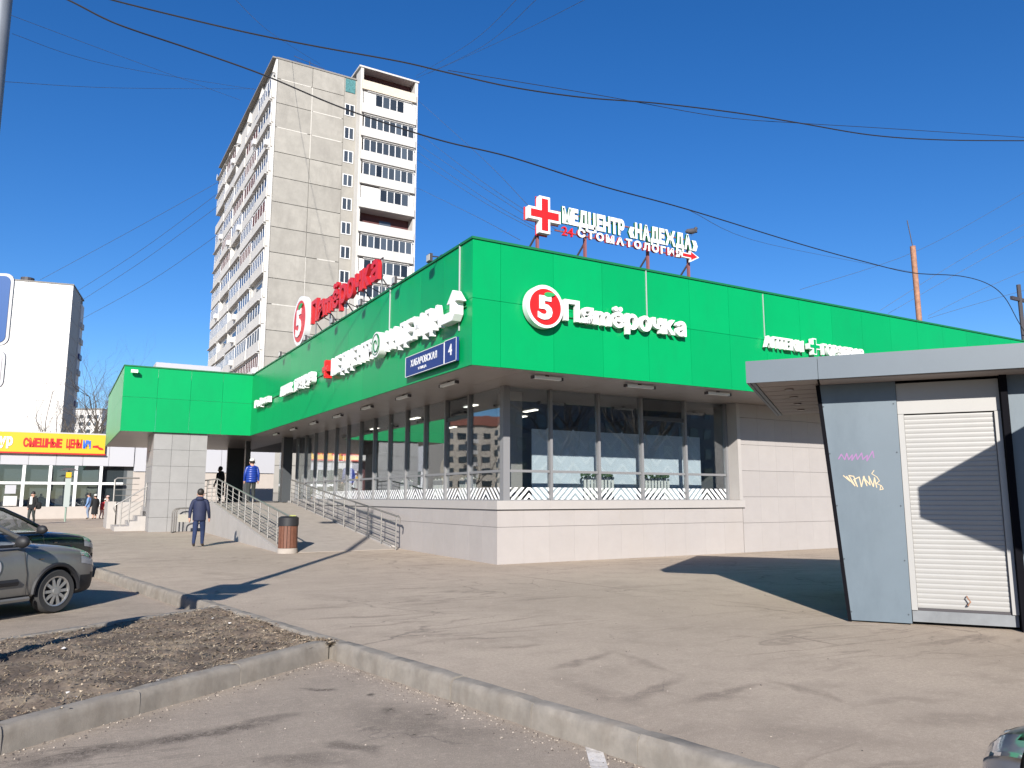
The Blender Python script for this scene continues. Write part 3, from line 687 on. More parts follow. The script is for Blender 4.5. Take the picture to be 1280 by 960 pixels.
MB().tube(pts, .012, 5).build('emblem_ring', GREEND, t)
bb = MB(); ar = [(18.4-14.68, .02), (18.4-14.1, .02), (18.4-13.98, .14), (18.4-13.98, .40), (18.4-13.84, .40), (18.4-14.09, .66), (18.4-14.36, .40), (18.4-14.22, .40), (18.4-14.22, .22), (18.4-14.68, .22)]
bb.prism(ar, 1, -.25, -.05); bb.build('arrow', WHITE, t)
t = sign('pharmacy_sign', (GX, 26.8, 5.15), LT, 'small white pharmacy letters on the left fascia, between clinic and far sign')
letters('АПТЕКИ', 26.8-28.75, 26.8-27.2, .03, .38, .16, WHITE, t, -.05, off=.05, gap=.03); letters('ГОРЗДРАВ', 26.8-26.72, 26.8-24.55, .03, .40, .16, WHITE, t, -.05, off=.05, gap=.03)
cross(t, 26.8-26.96, .2, .36, .12, -.05, WHITE, GREEN); rails(t, 26.8-28.8, 26.8-23.4, (.2,), -.003)
t = sign('shop_sign', (GX, 32, 5.15), LT, 'far white lettering on the left fascia next to the inner corner')
letters(PYA, 32-33.2, 32-30.65, .05, .36, .14, WHITE, t, -.05, off=.055, gap=.02); rails(t, 32-33.2, 32-29, (.2,), -.003)
t = sign('street_plate', (GX, 15.5, 4.3), LT, 'blue street name plate with house number 4 below the clinic letters', 'sign')
bb = MB().box(15.5-16.87, 15.5-14.73, -.12, -.06, 0, .48); bb.build('name_plate', BLUEP, t)
bb = MB().box(15.5-14.72, 15.5-14.14, -.12, -.06, 0, .50); bb.build('number_plate', BLUEP, t)
for a, c in ((-1.37, .77), (.78, 1.36)):
    bb = MB(); e = .012; H_ = .48 if a < 0 else .5
    for q in ((a, c, 0, e), (a, c, H_-e, H_), (a, a+e, 0, H_), (c-e, c, 0, H_)): bb.box(q[0], q[1], -.126, -.121, q[2], q[3])
    bb.build('plate_border', WHITE, t)
letters('ХАБАРОВСКАЯ', -1.05, .40, .21, .37, .006, WHITE, t, -.121, off=.01, gap=.08, joined='street_name')
letters('УЛИЦА', -.62, -.15, .085, .145, .006, WHITE, t, -.121, off=.0, gap=.08, joined='street_kind')
letters('4', .98, 1.15, .15, .40, .006, WHITE, t, -.121, off=.02, joined='house_number')
for q in (-1.1, .9): MB().box(q, q+.04, -.06, -.001, .1, .4).build('bracket', IRON, t)
# rooftop signs
t = sign('roof_sign', (8.0, 25.5, 6.42), LT, 'red rooftop letters with tall red 5 roundel above the left fascia')
zb = 1.55
roundel(t, 25.5-30.1, 2.0, .99, .22, 0)
letters(PYA, 25.5-28.85, 25.5-21.6, 1.62, 2.50, .13, RED, t, 0, off=.03, gap=.06, m_side=REDM)
for z in (1.75, 2.3): MB().box(-3.4, 3.9, .02, .06, z-.02, z+.02).build('frame_rail', IRON, t)
for x in (-4.9, -3.2, -1.4, .4, 2.2, 3.8):
    MB().tube([(x, .05, 0), (x, .05, 2.3)], .03, 6).build('post', STEEL, t)
    MB().tube([(x, .05, 1.7), (x, 1.4, .02)], .022, 5).build('stay', IRON, t)
    MB().tube([(x, .05, 1.2), (x-.7, .05, .3)], .018, 5).build('stay', IRON, t)
for x in (-1.8, .8, 3.0): MB().tube([(x, -.1, 1.6), (x+.2, .5, 1.3), (x+.9, .8, 1.25)], .016, 5).build('cable', IRON, t)
t = sign('roof_sign', (11.2, GY+.5, 6.42), FL, 'rooftop clinic sign of white letters with big red cross above front fascia')
cross(t, 9.02-11.2, 1.38, .86, .14, 0, WHITE, RED)
MB().prism([(9.02-11.2+u*.152, 1.38+v*.152) for u, v in CRP], 1, .005, .03).build('cross_back', RED, t)
letters('МЕДЦЕНТР «НАДЕЖДА»', 9.55-11.2, 13.72-11.2, 1.31, 1.72, .06, WHITE, t, 0, off=.062, gap=.05, m_side=GREEND)
letters('24', 9.55-11.2, 9.86-11.2, 1.03, 1.25, .06, RED, t, 0, off=.0, gap=.06)
letters('СТОМАТОЛОГИЯ', 9.97-11.2, 13.15-11.2, 1.06, 1.26, .07, WHITE, t, 0, off=.05, gap=.2, m_side=REDD)
for z in (1.14, 1.60): MB().box(-1.8, 2.35, .02, .05, z-.015, z+.015).build('frame_rail', REDST, t)
bb = MB(); bb.prism([(1.98, 1.09), (2.25, 1.09), (2.25, 1.0), (2.56, 1.16), (2.25, 1.3), (2.25, 1.22), (1.98, 1.22)], 1, -.06, 0); bb.build('arrow', WHITE, t)
bb = MB(); bb.prism([(2.0, 1.12), (2.28, 1.12), (2.28, 1.06), (2.48, 1.16), (2.28, 1.26), (2.28, 1.19), (2.0, 1.19)], 1, -.075, -.061); bb.build('arrow_face', RED, t)
for x in (8.96, 10.28, 12.18, 13.52):
    x -= 11.2
    MB().box(x-.03, x+.03, .06, .12, 0, 1.6).build('post', REDST, t)
    MB().tube([(x, .1, 1.0), (x-.25, .9, 0)], .025, 5).build('stay', IRON, t)
# pigeon on the sign
t = empty('pigeon', (13.55, GY+.45, 8.13), label='dark pigeon perched on the end of the rooftop clinic sign', cat='bird')
bm = bmesh.new(); bmesh.ops.create_uvsphere(bm, u_segments=12, v_segments=8, radius=1)
for v in bm.verts: v.co = Vector((v.co.x*.17-(.05 if v.co.x < -.6 else 0), v.co.y*.07, v.co.z*.075+.12+v.co.x*.04))
bmesh.ops.create_uvsphere(bm, u_segments=8, v_segments=6, radius=.045, matrix=Matrix.Translation((.14, 0, .22)))
bmesh.ops.create_cone(bm, segments=6, radius1=.05, radius2=.04, depth=.12, matrix=Matrix.Translation((.125, 0, .17)))
bmesh.ops.create_cone(bm, segments=5, radius1=.012, radius2=.001, depth=.04, matrix=Matrix.Translation((.2, 0, .22)) @ Matrix.Rotation(R(90), 4, 'Y'))
for s in (-.03, .03): bmesh.ops.create_cone(bm, segments=5, radius1=.006, radius2=.006, depth=.09, matrix=Matrix.Translation((0, s, .045)))
me = bpy.data.meshes.new('body'); bm.to_mesh(me); bm.free(); me.materials.append(mat('pigeon_grey', (.06, .055, .06), .7)); link('body', me, t.location, t)
# floodlights along the parapet
def floodlight(x, y, z, rz, label):
    t = empty('floodlight', (x, y, z), rz, label, 'floodlight', 'floodlights along the parapet')
    MB().box(-.1, .1, -.32, -.26, -.16, .02).tube([(0, .05, 0), (0, -.25, -.02)], .016, 5).build('housing', IRON, t)
    MB().box(-.08, .08, -.335, -.322, -.14, 0).build('lens', mat('lens%d' % len(bpy.data.materials), (.4, .4, .38), .2), t)
    MB().box(-.05, .05, -.02, .06, -.0, .05).build('bracket', IRON, t)
for i, x in enumerate((7.4, 13.57, 16.75, 17.6, 21.5, 24.14, 25.6)):
    floodlight(x, GY+.05, ZT+.06, 0, ['floodlight nearest corner on front parapet', 'floodlight just right of rooftop clinic sign', 'floodlight on front parapet above pharmacy letters, left of a pair', 'floodlight above pharmacy letters, right of a pair', 'floodlight nearest the rusty roof pole', 'floodlight right of rusty pole, left of a pair', 'last floodlight on parapet beyond rusty pole'][i])
for i, y in enumerate((15.3, 17.4, 19.9, 22.4, 25.4, 28.8)):
    floodlight(GX+.05, y, ZT+.06, LT, '%s floodlight from the corner along the left parapet' % on_[i])
floodlight(2.5, YW+.05, ZT+.06, 0, 'floodlight above left end of the green wing'); floodlight(5.8, YW+.05, ZT+.06, 0, 'floodlight near inner corner above the green wing')
t = empty('security_camera', (2.3, YW, 6.55), label='small white security camera at the top corner of green wing', cat='camera')
MB().box(2.2, 2.45, YW-.3, YW-.12, 6.5, 6.62).build('housing', LAMPW, t); MB().box(2.3, 2.36, YW-.12, YW-.001, 6.53, 6.58).build('bracket', LAMPW, t)
# masts on the roof
t = empty('roof_pole', (30.55, 18.67, 6.42), label='rusty steel pole with whip antenna standing on the roof at right', cat='pole')
MB().tube([(30.55, 18.67, 6.42), (30.45, 18.67, 12.0)], .11, 10).build('pole', RUSTY, t, True)
MB().tube([(30.45, 18.67, 12.0), (30.2, 18.67, 13.1)], .02, 5).build('antenna', IRON, t)
MB().box(30.1, 31.6, 18.3, 19.1, 6.42, 8.35).build('vent_box', RUSTY, t)
t = empty('roof_mast', (35.2, 18.5, 6.42), label='thin dark mast with short crossarm at far right roof edge', cat='pole')
pm = at(1273, 356, 33); t.location = (pm.x, pm.y, 6.42)
MB().tube([(pm.x, pm.y, 6.42), (pm.x, pm.y, pm.z)], .09, 8).build('mast', IRON, t); MB().box(pm.x-.7, pm.x+.7, pm.y-.05, pm.y+.05, pm.z-.75, pm.z-.6).build('crossarm', IRON, t)

# ------------------------------------------------------------------ the tower block behind
XT, YT, TZ, SH = 17.5, 81.2, 49.45, 2.815
tw = empty('apartment_tower', (XT, YT, 0), label='tall beige panel apartment tower with white balconies behind the supermarket', cat='building')
XB, XR, YL = 25.05, 33.55, 114.5
box('tower_core', XT+.08, XR-.1, YT+.08, YL, -.1, TZ-.15, SEAM, tw)
box('tower_roof', XT-.1, XB+1.4, YT-.05, YL+.1, TZ-.14, TZ+.05, SEAM, tw)
zl = [47.0-SH*i for i in range(17)]                     # joint levels from the top
lev = [TZ-.15]+zl
for i in range(len(lev)-1):
    for xa, xb in ((XT, 21.36), (21.36, XB)):
        p = box('wall_panel', xa+.03, xb-.03, YT, YT+.08, lev[i+1]+.035, lev[i]-.035, BEIGE, tw)
# pale mortar smears along some joints
SMEAR = mat('joint_sealant', (.47, .45, .41), .9, var=.15, vscale=3)
for i, (xa, xb) in ((1, (17.9, 21.2)), (2, (21.5, 24.8)), (3, (17.7, 21)), (3, (21.5, 24.9)), (8, (22.6, 24.6)), (10, (18, 24))):
    box('joint_filler', xa, xb, YT-.015, YT+.02, lev[i]-.06, lev[i]+.05, SMEAR, tw)
box('joint_filler', 21.33, 21.41, YT-.014, YT+.02, lev[4], lev[1], SMEAR, tw); box('joint_filler', 21.34, 21.40, YT-.014, YT+.02, lev[10], lev[8], SMEAR, tw)
# stair windows beside the balcony bay
box('stair_strip', XB+.01, 26.5, YT+.02, YT+.07, 0, TZ-.2, BEIGE, tw)
for i in range(15):
    z = 44.7-SH*i; x0, x1 = XB+.1, 26.3
    f = MB(); f.box(x0, x0+.09, YT-.04, YT+.019, z, z+1.45).box(x1-.09, x1, YT-.04, YT+.019, z, z+1.45).box(x0+.09, x1-.09, YT-.04, YT+.019, z, z+.09).box(x0+.09, x1-.09, YT-.04, YT+.019, z+1.36, z+1.45).box((x0+x1)/2-.05, (x0+x1)/2+.05, YT-.04, YT+.019, z+.09, z+1.36)
    wf = f.build('window', TFRAME, tw, loc=(x0, YT-.04, z))
    box('pane', x0+.09, (x0+x1)/2-.05, YT-.02, YT+.0, z+.09, z+1.36, TGLASS, wf); box('pane', (x0+x1)/2+.05, x1-.09, YT-.02, YT+.0, z+.09, z+1.36, TGLASS, wf)
box('vent_grille', XB+.1, 26.3, YT-.05, YT+.015, 47.6, 49.2, mat('verdigris_grille', (.05, .16, .17), .8, var=.5, vscale=6), tw)
# balcony bay on the right, standing forward
BY = YT-1.3
box('bay_side', 26.5, 26.85, BY, YT+.3, 0, TZ+.9, TWHITE, tw); box('bay_side', XR-.35, XR, BY, YT+.3, 0, TZ+.9, TWHITE, tw)
box('bay_roof', 26.3, XR+.1, BY-.1, YT+2, TZ+.905, TZ+1.1, TWHITE, tw)
box('bay_back', 26.86, XR-.36, YT+.05, YT+.2, 0, TZ+.9, TDARK, tw)
rt = random.Random(5)
bstyle = ['open', 'white', 'eight', 'eight', 'eight', 'half', 'open', 'eight', 'six', 'eight', 'eight', 'six', 'open', 'eight', 'six', 'eight']
WPAN = mat('white_infill', (.55, .54, .52), .7)
for i, stl in enumerate(bstyle):
    z = 47.75-SH*i                              # floor of the balcony
    box('floor_slab', 26.86, XR-.36, BY+.02, YT+.04, z-.16, z, TWHITE, tw)
    pp = box('balcony_parapet', 26.6, XR-.3, BY-.32, BY-.2, z-.1, z+.98, mat('parapet_cream', (.55, .48, .38), .8, var=.08) if i == 0 else TWHITE, tw)
    box('floor_slab', 26.87, XR-.37, BY-.19, BY+.01, z-.15, z-.02, TWHITE, tw)
    if stl in ('open', 'none') and i: box('back_window', 29.6, 31.0, YT-.0, YT+.04, z+.9, z+2.1, TGLASS, tw); continue
    n = {'open': 0, 'white': 6, 'eight': 8, 'half': 4, 'six': 6}[stl]
    if not n: continue
    xa, xb = (27.0, XR-.5) if stl != 'half' else (28.7, XR-.6)
    if stl in ('half', 'white', 'six'):
        box('infill_panel', 26.87, XR-.37, BY-.16, BY-.1, z, z+SH-.35, WPAN, tw); yy = BY-.22; xa += .35; xb -= .45
    else: yy = BY-.16
    f = MB(); wd = (xb-xa)/n; z0, z1 = z+1.0, z+2.35
    for k in range(n+1): f.box(xa+wd*k-.05, xa+wd*k+.05, yy-.06, yy+.02, z0, z1)
    f.box(xa, xb, yy-.055, yy+.02, z1+.001, z1+.09); f.box(xa, xb, yy-.055, yy+.02, z0-.09, z0-.001)
    gf = f.build('balcony_glazing', TFRAME, tw, loc=(xa, yy, z0))
    for k in range(n): box('pane', xa+wd*k+.055, xa+wd*(k+1)-.055, yy-.03, yy-.01, z0, z1, WPAN if (stl == 'white' and k in (0, 5)) else TGLASS, gf)
    box('rain_hood', xa-.1, xb+.1, yy-.2, yy+.05, z1+.1, z1+.16, TWHITE, tw)
# long left side: rows of balconies
bays = [(YT+.55+6.6*i, YT+.55+6.6*(i+1)) for i in range(5)]
for i in range(16):
    z = 44.95-SH*i
    for j, (ya, yb) in enumerate(bays):
        q = rt.random(); out = rt.uniform(.42, .58)
        box('balcony_parapet', XT-out, XT-out+.12, ya+.12, yb-.12, z-.12, z+1.0, TWHITE, tw)
        box('floor_slab', XT-out+.125, XT-.01, ya+.12, yb-.12, z-.12, z, TWHITE, tw)
        box('side_screen', XT-out+.14, XT-.02, ya+.02, ya+.11, z+.01, z+SH-.13, TWHITE, tw)
        if q < .78 and z > 3:
            n = rt.choice((5, 6, 7)); f = MB(); a, b2 = ya+.15, yb-.15; wd = (b2-a)/n; xx = XT-out+.06
            for k in range(n+1): f.box(xx-.03, xx+.05, a+wd*k-.06, a+wd*k+.06, z+1.01, z+2.3)
            f.box(xx-.03, xx+.05, a, b2, z+2.301, z+2.42)
            gf = f.build('balcony_glazing', TFRAME, tw, loc=(xx, a, z+1))
            box('glass_band', xx, xx+.02, a, b2, z+1.01, z+2.3, TGLASS if q > .2 else TDARK, gf)
            if rt.random() < .5: box('rain_hood', xx-.3, xx+.05, a-.1, b2+.1, z+2.43, z+2.5, TWHITE, tw)
        else: box('back_window', XT-.02, XT+.05, ya+2.2, yb-1.6, z+.9, z+2.2, TGLASS, tw)
        if rt.random() < .22: box('air_conditioner', XT-out-.35, XT-out-.01, ya+.6, ya+1.5, z+.35, z+.95, TFRAME, tw)
for j in range(6):
    y = YT+.05+6.6*j
    bb = MB(); bb.prism([(XT-.55, 44.9+SH-.1), (XT-.02, 44.9+SH-.1), (XT-.02, TZ-.2), (XT-.2, TZ-.2)], 1, y, y+.18); bb.build('roof_fin', TWHITE, tw)
box('roof_overhang', XT-.6, XT-.11, YT+.02, YL+.1, TZ-.13, TZ+.03, SEAM, tw)
box('wall_back', XT-.01, XT+.05, YT+.24, YL, 0, TZ-.2, TWHITE, tw); box('corner_fin', XT-.2, XT-.02, YT+.0, YT+.2, 0, TZ-.2, TWHITE, tw)
def dish(y, z, label):
    bb = MB(); bb.cyl((y, z), .45, 0, XT-.9, XT-.75, 16, r2=.1); return bb.build('satellite_dish', TFRAME, tw, True)
dish(82.0, 46.1, ''); dish(113.6, 47.5, '')
ant = MB(); ant.tube([(22.5, YT+6, TZ), (22.5, YT+6, TZ+4.2)], .05, 5)
for z in (3.0, 3.5, 4.0): ant.tube([(20.6, YT+6, TZ+z+.3), (24.3, YT+6, TZ+z-.3)], .03, 4)
ant.build('aerial', IRON, tw)

# ------------------------------------------------------------------ white panel block far left
wa = at(84, 450, 135); wzt = at(84, 357, 135).z
wb = empty('apartment_block', (wa.x, wa.y, 0), R(-9), 'plain white panel apartment block at the far left', 'building')
WLN = 60
box('block_core', -WLN, -.1, .1, 12, -.2, wzt-.1, SEAM, wb)
for i in range(13):
    z1 = wzt-3.0*i; z0 = z1-3.0
    for a, c in ((-13.5, 0), (-27, -13.5), (-40, -27)):
        box('wall_panel', a+.02, c-.02, 0, .09, z0+.022, z1-.022, WB, wb)
    box('wall_panel', -.09, 0, .1, 9, z0+.03, z1-.03, mat('block_side', (.42, .40, .36), .85, var=.05) if i == 0 else bpy.data.materials['block_side'], wb)
    if i: 
        pr = box('balcony', -.8, .5, 9.2, 12, z0+.2, z0+1.2, TWHITE if i % 3 else BLUEP, wb)
box('bay_wall', -.8, .2, 9.1, 12.2, -.1, wzt-1.2, WB, wb)
box('roof_edge', -WLN, .1, -.1, 12.3, wzt+.02, wzt+.25, SEAM, wb)
MB().cyl((-8, 4), 1.1, 2, wzt+.25, wzt+1.6, 14).build('roof_vent', IRON, wb)
# far strip of flats between block and wing
for k, (xa, xb, yt, dd, lab) in enumerate(((78, 128, 512, 320, 'distant pale row of flats seen low between white block and green wing'), (100, 150, 520, 380, 'farther distant flats partly hidden behind the green wing'))):
    A = at(xa, yt, dd); B = at(xb, yt, dd)
    fb = empty('distant_flats', (A.x, A.y, 0), math.atan2(B.y-A.y, B.x-A.x), lab, 'building')
    L = (B-A).length; box('wall', 0, L, 0, 12, -.2, A.z, WB, fb); box('roof', -.3, L+.3, -.3, 12.3, A.z+.01, A.z+.5, SEAM, fb)
    for i in range(int(A.z/3)):
        for j in range(int(L/3.2)): box('window', 1+3.2*j, 2.6+3.2*j, -.08, -.005, 1+3*i, 2.5+3*i, TGLASS, fb)

# ------------------------------------------------------------------ low shop with yellow sign
YS = 59.6; GS = g(60)
sh = empty('corner_shop', (0, YS, GS), label='low shop with white framed windows under a yellow sign', cat='building')
box('shop_core', -7.9, 14, YS+.5, YS+10, GS-.1, 5.75, INTW, sh)
for a, c in cols(-8, 4.4, 1.5): box('parapet_panel', a+.01, c-.01, YS, YS+.06, 3.62, 5.8, PALE, sh)
for a, c in cols(4.42, 14, 1.8): box('parapet_panel', a+.01, c-.01, YS+.1, YS+.16, 3.3, 6.1, PALE, sh)
box('shop_plinth', -8, 4.2, YS, YS+.3, GS-.1, .92, PINK, sh)
box('side_wall', 4.42, 14, YS+.2, YS+.4, GS-.1, 3.28, PINK, sh)
SWF = mat('window_frame_white', (.7, .7, .69), .5)
wx = [-7.92+1.48*i for i in range(9)]
for i, x in enumerate(wx[:-1]):
    if x > 3.8: break
    wf = box('window_post', x-.09, x+.09, YS+.02, YS+.2, .93, 3.6, SWF, sh)
    box('window_rail', x+.095, x+1.48-.095, YS+.05, YS+.18, 2.36, 2.52, SWF, sh)
    box('window_pane', x+.095, x+1.48-.095, YS+.11, YS+.13, .93, 2.35, GLD, sh); box('window_pane', x+.095, x+1.48-.095, YS+.11, YS+.13, 2.53, 3.6, GLD, sh)
box('poster', -2.95, -2.35, YS+.03, YS+.045, 1.75, 2.3, PALE, sh); box('poster', -2.98, -2.25, YS+.03, YS+.045, .98, 1.6, TWHITE, sh)
ysg = empty('yellow_sign', (-1.2, YS-.02, 4.4), 2e-5, 'long yellow shop sign with red and blue lettering', 'sign')
MB().box(-5.6, 3.75, -.22, -.01, .0, 1.3).build('board', YELL, ysg); MB().box(-5.65, 3.8, -.24, -.225, -.06, .03).build('board_edge', RED, ysg)
letters('СМЕШНЫЕ', -.98, 1.2, .36, .96, .03, RED, ysg, -.222, off=.05, gap=.04); letters('ЦЕНЫ', 1.45, 2.35, .36, .96, .03, RED, ysg, -.222, off=.05, gap=.04)
letters('№1', 2.42, 2.88, .36, .92, .03, mat('sign_blue', (.02, .12, .55), .5), ysg, -.222, off=.05, gap=.04)
letters('ур', -2.3, -1.55, .42, 1.0, .03, WHITE, ysg, -.222, off=.06, gap=.03, capref='х')
MB().prism([(3.0, .55), (3.35, .6), (3.35, .5), (3.62, .4), (3.66, .28), (3.4, .3), (3.3, .42), (3.0, .44)], 1, -.25, -.225).build('pointing_hand', RED, ysg)

# ------------------------------------------------------------------ kiosk
kz = R(-53.7); ko = Vector((8.48, 6.37, 0))
kk = empty('kiosk', ko, kz, 'grey blue street kiosk with white roller shutter and flat overhanging roof', 'kiosk')
KD = 3.4
def trap(nm, pts, y0, y1, m, par=kk): return MB().prism(pts, 1, y0, y1).build(nm, m, par)
trap('front_panel', [(0, .02), (.69, .02), (.69, 2.93), (-.21, 2.93)], 0, .06, KBLUE)
MB().add([(-.012, -.005, .0), (-.012, KD, .0), (-.23, KD, 2.93), (-.23, -.005, 2.93), (.03, -.005, .0), (.03, KD, .0), (-.18, KD, 2.93), (-.18, -.005, 2.93)], [(0, 1, 2, 3), (4, 7, 6, 5), (0, 3, 7, 4), (1, 5, 6, 2), (0, 4, 5, 1), (3, 2, 6, 7)]).build('side_wall', KSHADE, kk)
MB().box(.02, 5.0, .15, KD, .02, 2.9).build('kiosk_core', INTW, kk)
# shutter
MB().box(.70, 1.78, .03, .14, .04, .17).build('shutter_sill', mat('sill_grey', (.16, .17, .18), .6, var=.2), kk)
MB().box(.695, 1.785, .02, .10, 2.52, 2.90).build('shutter_box', SHUT, kk)
for x0, x1 in ((.695, .76), (1.72, 1.785)): MB().box(x0, x1, .01, .1, .175, 2.515).build('shutter_guide', SHUT, kk)
ns = 40; hs = (2.51-.20)/ns
for i in range(ns):
    z = .20+hs*i
    MB().prism([(.085, z), (.0560, z), (.0525, z+hs*.25), (.0505, z+hs*.6), (.0520, z+hs*.9), (.0560, z+hs-.0015), (.085, z+hs-.0015)], 0, .765, 1.715).build('slat', SHUT, kk)
MB().box(.765, 1.715, .04, .09, .172, .198).build('bottom_bar', IRON, kk)
MB().tube([(1.28, .03, .36), (1.28, .0, .35), (1.31, -.005, .30), (1.28, 0, .26), (1.29, .03, .25)], .008, 5).build('shutter_pull', RUSTY, kk)
# right-hand strip with its shade put into the colour, and panel
trap('dark_edge', [(1.79, .0), (1.86, .0), (1.86, 2.93), (1.79, 2.93)], -.08, .1, KSHADE)
trap('front_panel', [(1.87, .02), (3.2, .02), (3.2, 2.93), (1.87, 2.93)], -.02, .06, KBLUE)
# roof slab
RX0, RX1, RY0, RY1 = -1.03, 5.4, -.5, 3.9
for x0, x1 in ((RX0, -.18), (-.175, 2.6), (2.605, RX1)): MB().box(x0, x1, RY0, RY0+.04, 2.94, 3.22).build('roof_fascia', KFASC, kk)
MB().box(RX0, RX0+.04, RY0+.045, RY1, 2.94, 3.22).build('roof_fascia', KFASC, kk)
MB().box(RX0+.05, RX1, RY0+.05, RY1, 3.05, 3.2).build('roof_deck', INTW, kk)
KS = mat('soffit_slat', (.30, .26, .24), .6)
for i in range(9):
    y = RY0+.14+.47*i
    box('soffit_slat', RX0+.1, -.2, y, y+.43, 2.955, 2.975, KS, kk)
MB().box(RX0+.045, RX0+.095, RY0+.05, RY1, 2.945, 3.0).build('soffit_frame', KFASC, kk)
for y in (.4, 1.3, 2.2, 3.1): MB().cyl((RX0+.45, y), .06, 2, 2.94, 2.954, 12).build('downlight', mat('downlight%.1f' % y, (.18, .15, .13), .4), kk)
MB().box(-.17, 5.0, RY0+.05, -.01, 2.93, 2.96).build('soffit_board', KS, kk)
# spray tags, flat paint on the panel
PINKP = mat('pink_spray', (.24, .12, .26), .7); CREAMP = mat('cream_spray', (.50, .40, .26), .7)
def scribble(nm, pts, w, m):
    b = MB(); 
    for (xa, za), (xb, zb) in zip(pts[:-1], pts[1:]):
        d = Vector((xb-xa, zb-za)); 
        if d.length < 1e-5: continue
        p = Vector((-d.y, d.x)).normalized()*w/2; e = d.normalized()*w*.3
        b.add([(xa-e.x+p.x, -.002-len(b.f)*1e-5, za-e.y+p.y), (xa-e.x-p.x, -.002-len(b.f)*1e-5, za-e.y-p.y), (xb+e.x-p.x, -.002-len(b.f)*1e-5, zb+e.y-p.y), (xb+e.x+p.x, -.002-len(b.f)*1e-5, zb+e.y+p.y)], [(0, 1, 2, 3)])
    return b.build(nm, m, kk)
def kp(u, v): return (-.145+(u-1035)*.009, 2.03-(v-572)*.0099)   # photo reading of the tag strokes, in panel metres
scribble('spray_tag', [kp(*p) for p in ((1050, 577), (1054, 571), (1058, 578), (1061, 570), (1063, 578), (1068, 572), (1067, 579), (1073, 571), (1074, 578), (1080, 570), (1081, 578), (1087, 573), (1086, 580), (1094, 568), (1095, 576))], .014, PINKP)
zz = [(1055, 598), (1063, 605), (1059, 599), (1069, 611), (1062, 598), (1068, 599), (1072, 612), (1068, 603), (1075, 600), (1077, 612), (1081, 599), (1084, 611), (1080, 600), (1088, 610), (1087, 599), (1092, 612), (1094, 601), (1096, 613)]
scribble('spray_tag', [kp(*p) for p in zz], .012, CREAMP)
scribble('spray_tag', [kp(*p) for p in ((1094, 592), (1091, 596), (1097, 600), (1100, 605), (1096, 608), (1102, 611), (1104, 615), (1100, 616), (1101, 611))], .009, CREAMP)
SCUF = mat('scuff_dark', (.05, .06, .07), .8)
for z in (.12, .75, 1.4, 2.05, 2.65):
    for u in (.04-.072*z, .655): MB().cyl((u, z), .009, 1, -.004, -.0005, 8).build('rivet', SCUF, kk)
# neighbouring kiosk beyond the right edge, whose roof corner throws the wedge of shade on the shutter
k2 = rf(4.87, 6.05); k2o = empty('kiosk', (k2.x, k2.y, 0), -YAW, 'second kiosk just outside the right edge, shading the roller shutter', 'kiosk')
ea, eb = Vector((math.cos(R(43)), math.sin(R(43)))), Vector((math.cos(R(57)), -math.sin(R(57))))
rp_ = [(0, 0), tuple(eb*3.6), tuple(eb*3.6+ea*3.6), tuple(ea*3.6)]
MB().prism(rp_, 2, 2.86, 3.22).build('roof_slab', KFASC, k2o)
q0 = ea*1.15+eb*1.15; q1, q2, q3 = q0+eb*1.9, q0+eb*1.9+ea*1.9, q0+ea*1.9
MB().prism([tuple(q0), tuple(q1), tuple(q2), tuple(q3)], 2, 0, 2.855).build('kiosk_body', KBLUE, k2o)
MB().prism([(q0.x+.15*eb.x-.03*ea.x, q0.y+.15*eb.y-.03*ea.y), (q1.x-.15*eb.x-.03*ea.x, q1.y-.15*eb.y-.03*ea.y), (q1.x-.15*eb.x-.005*ea.x, q1.y-.15*eb.y-.005*ea.y), (q0.x+.15*eb.x-.005*ea.x, q0.y+.15*eb.y-.005*ea.y)], 2, .9, 2.3).build('shutter', SHUT, k2o)

# ------------------------------------------------------------------ bare trees
def tree_mesh(seed, h, spread=1., depth=6):
    r_ = random.Random(seed); b = MB()
    def grow(p, d, L, rad, lv):
        pts = [p]; rr = [rad]; n = 3
        for i in range(n):
            d = (d+Vector((r_.gauss(0, .10), r_.gauss(0, .10), r_.gauss(.04, .06)))).normalized(); p = p+d*L/n; pts.append(p); rr.append(rad*(1-.3*(i+1)/n))
        b.tube(pts, rr, 6 if lv < 2 else 4 if lv < 4 else 3, cap=False)
        if lv >= depth: return
        for k in range(r_.choice((2, 3, 3)) if lv else 4):
            a = r_.uniform(0, 6.28); t = r_.uniform(.35, .8)*spread; s = d.orthogonal().normalized(); s = Matrix.Rotation(a, 3, d) @ s
            q = pts[-1] if (k < 2 or lv == 0) else pts[r_.choice((1, 2))]
            grow(q, (d+s*t).normalized(), L*r_.uniform(.66, .86), rr[-1]*r_.uniform(.55, .75), lv+1)
    grow(Vector((0, 0, -.1)), Vector((0, 0, 1)), h*.27, h*.018, 0)
    return b
TMS = []
for sd_ in (11, 23, 37):
    b = tree_mesh(sd_, 10); me = bpy.data.meshes.new('branches'); me.from_pydata(b.v, [], b.f); me.materials.append(BARK); TMS.append(me)
def tree(x, y, s, k, label, group=None):
    t = empty('bare_tree', (x, y, g(y)-.1), label=label, cat='tree', group=group)
    o = bpy.data.objects.new('crown', TMS[k]); COL.objects.link(o); o.parent = t; o.scale = (s, s, s); o.rotation_euler.z = k*2.1+x
    MB().tube([(x, y, g(y)-.2), (x, y, g(y)+.9*s)], [.22*s, .19*s], 8).build('trunk', BARK, t)
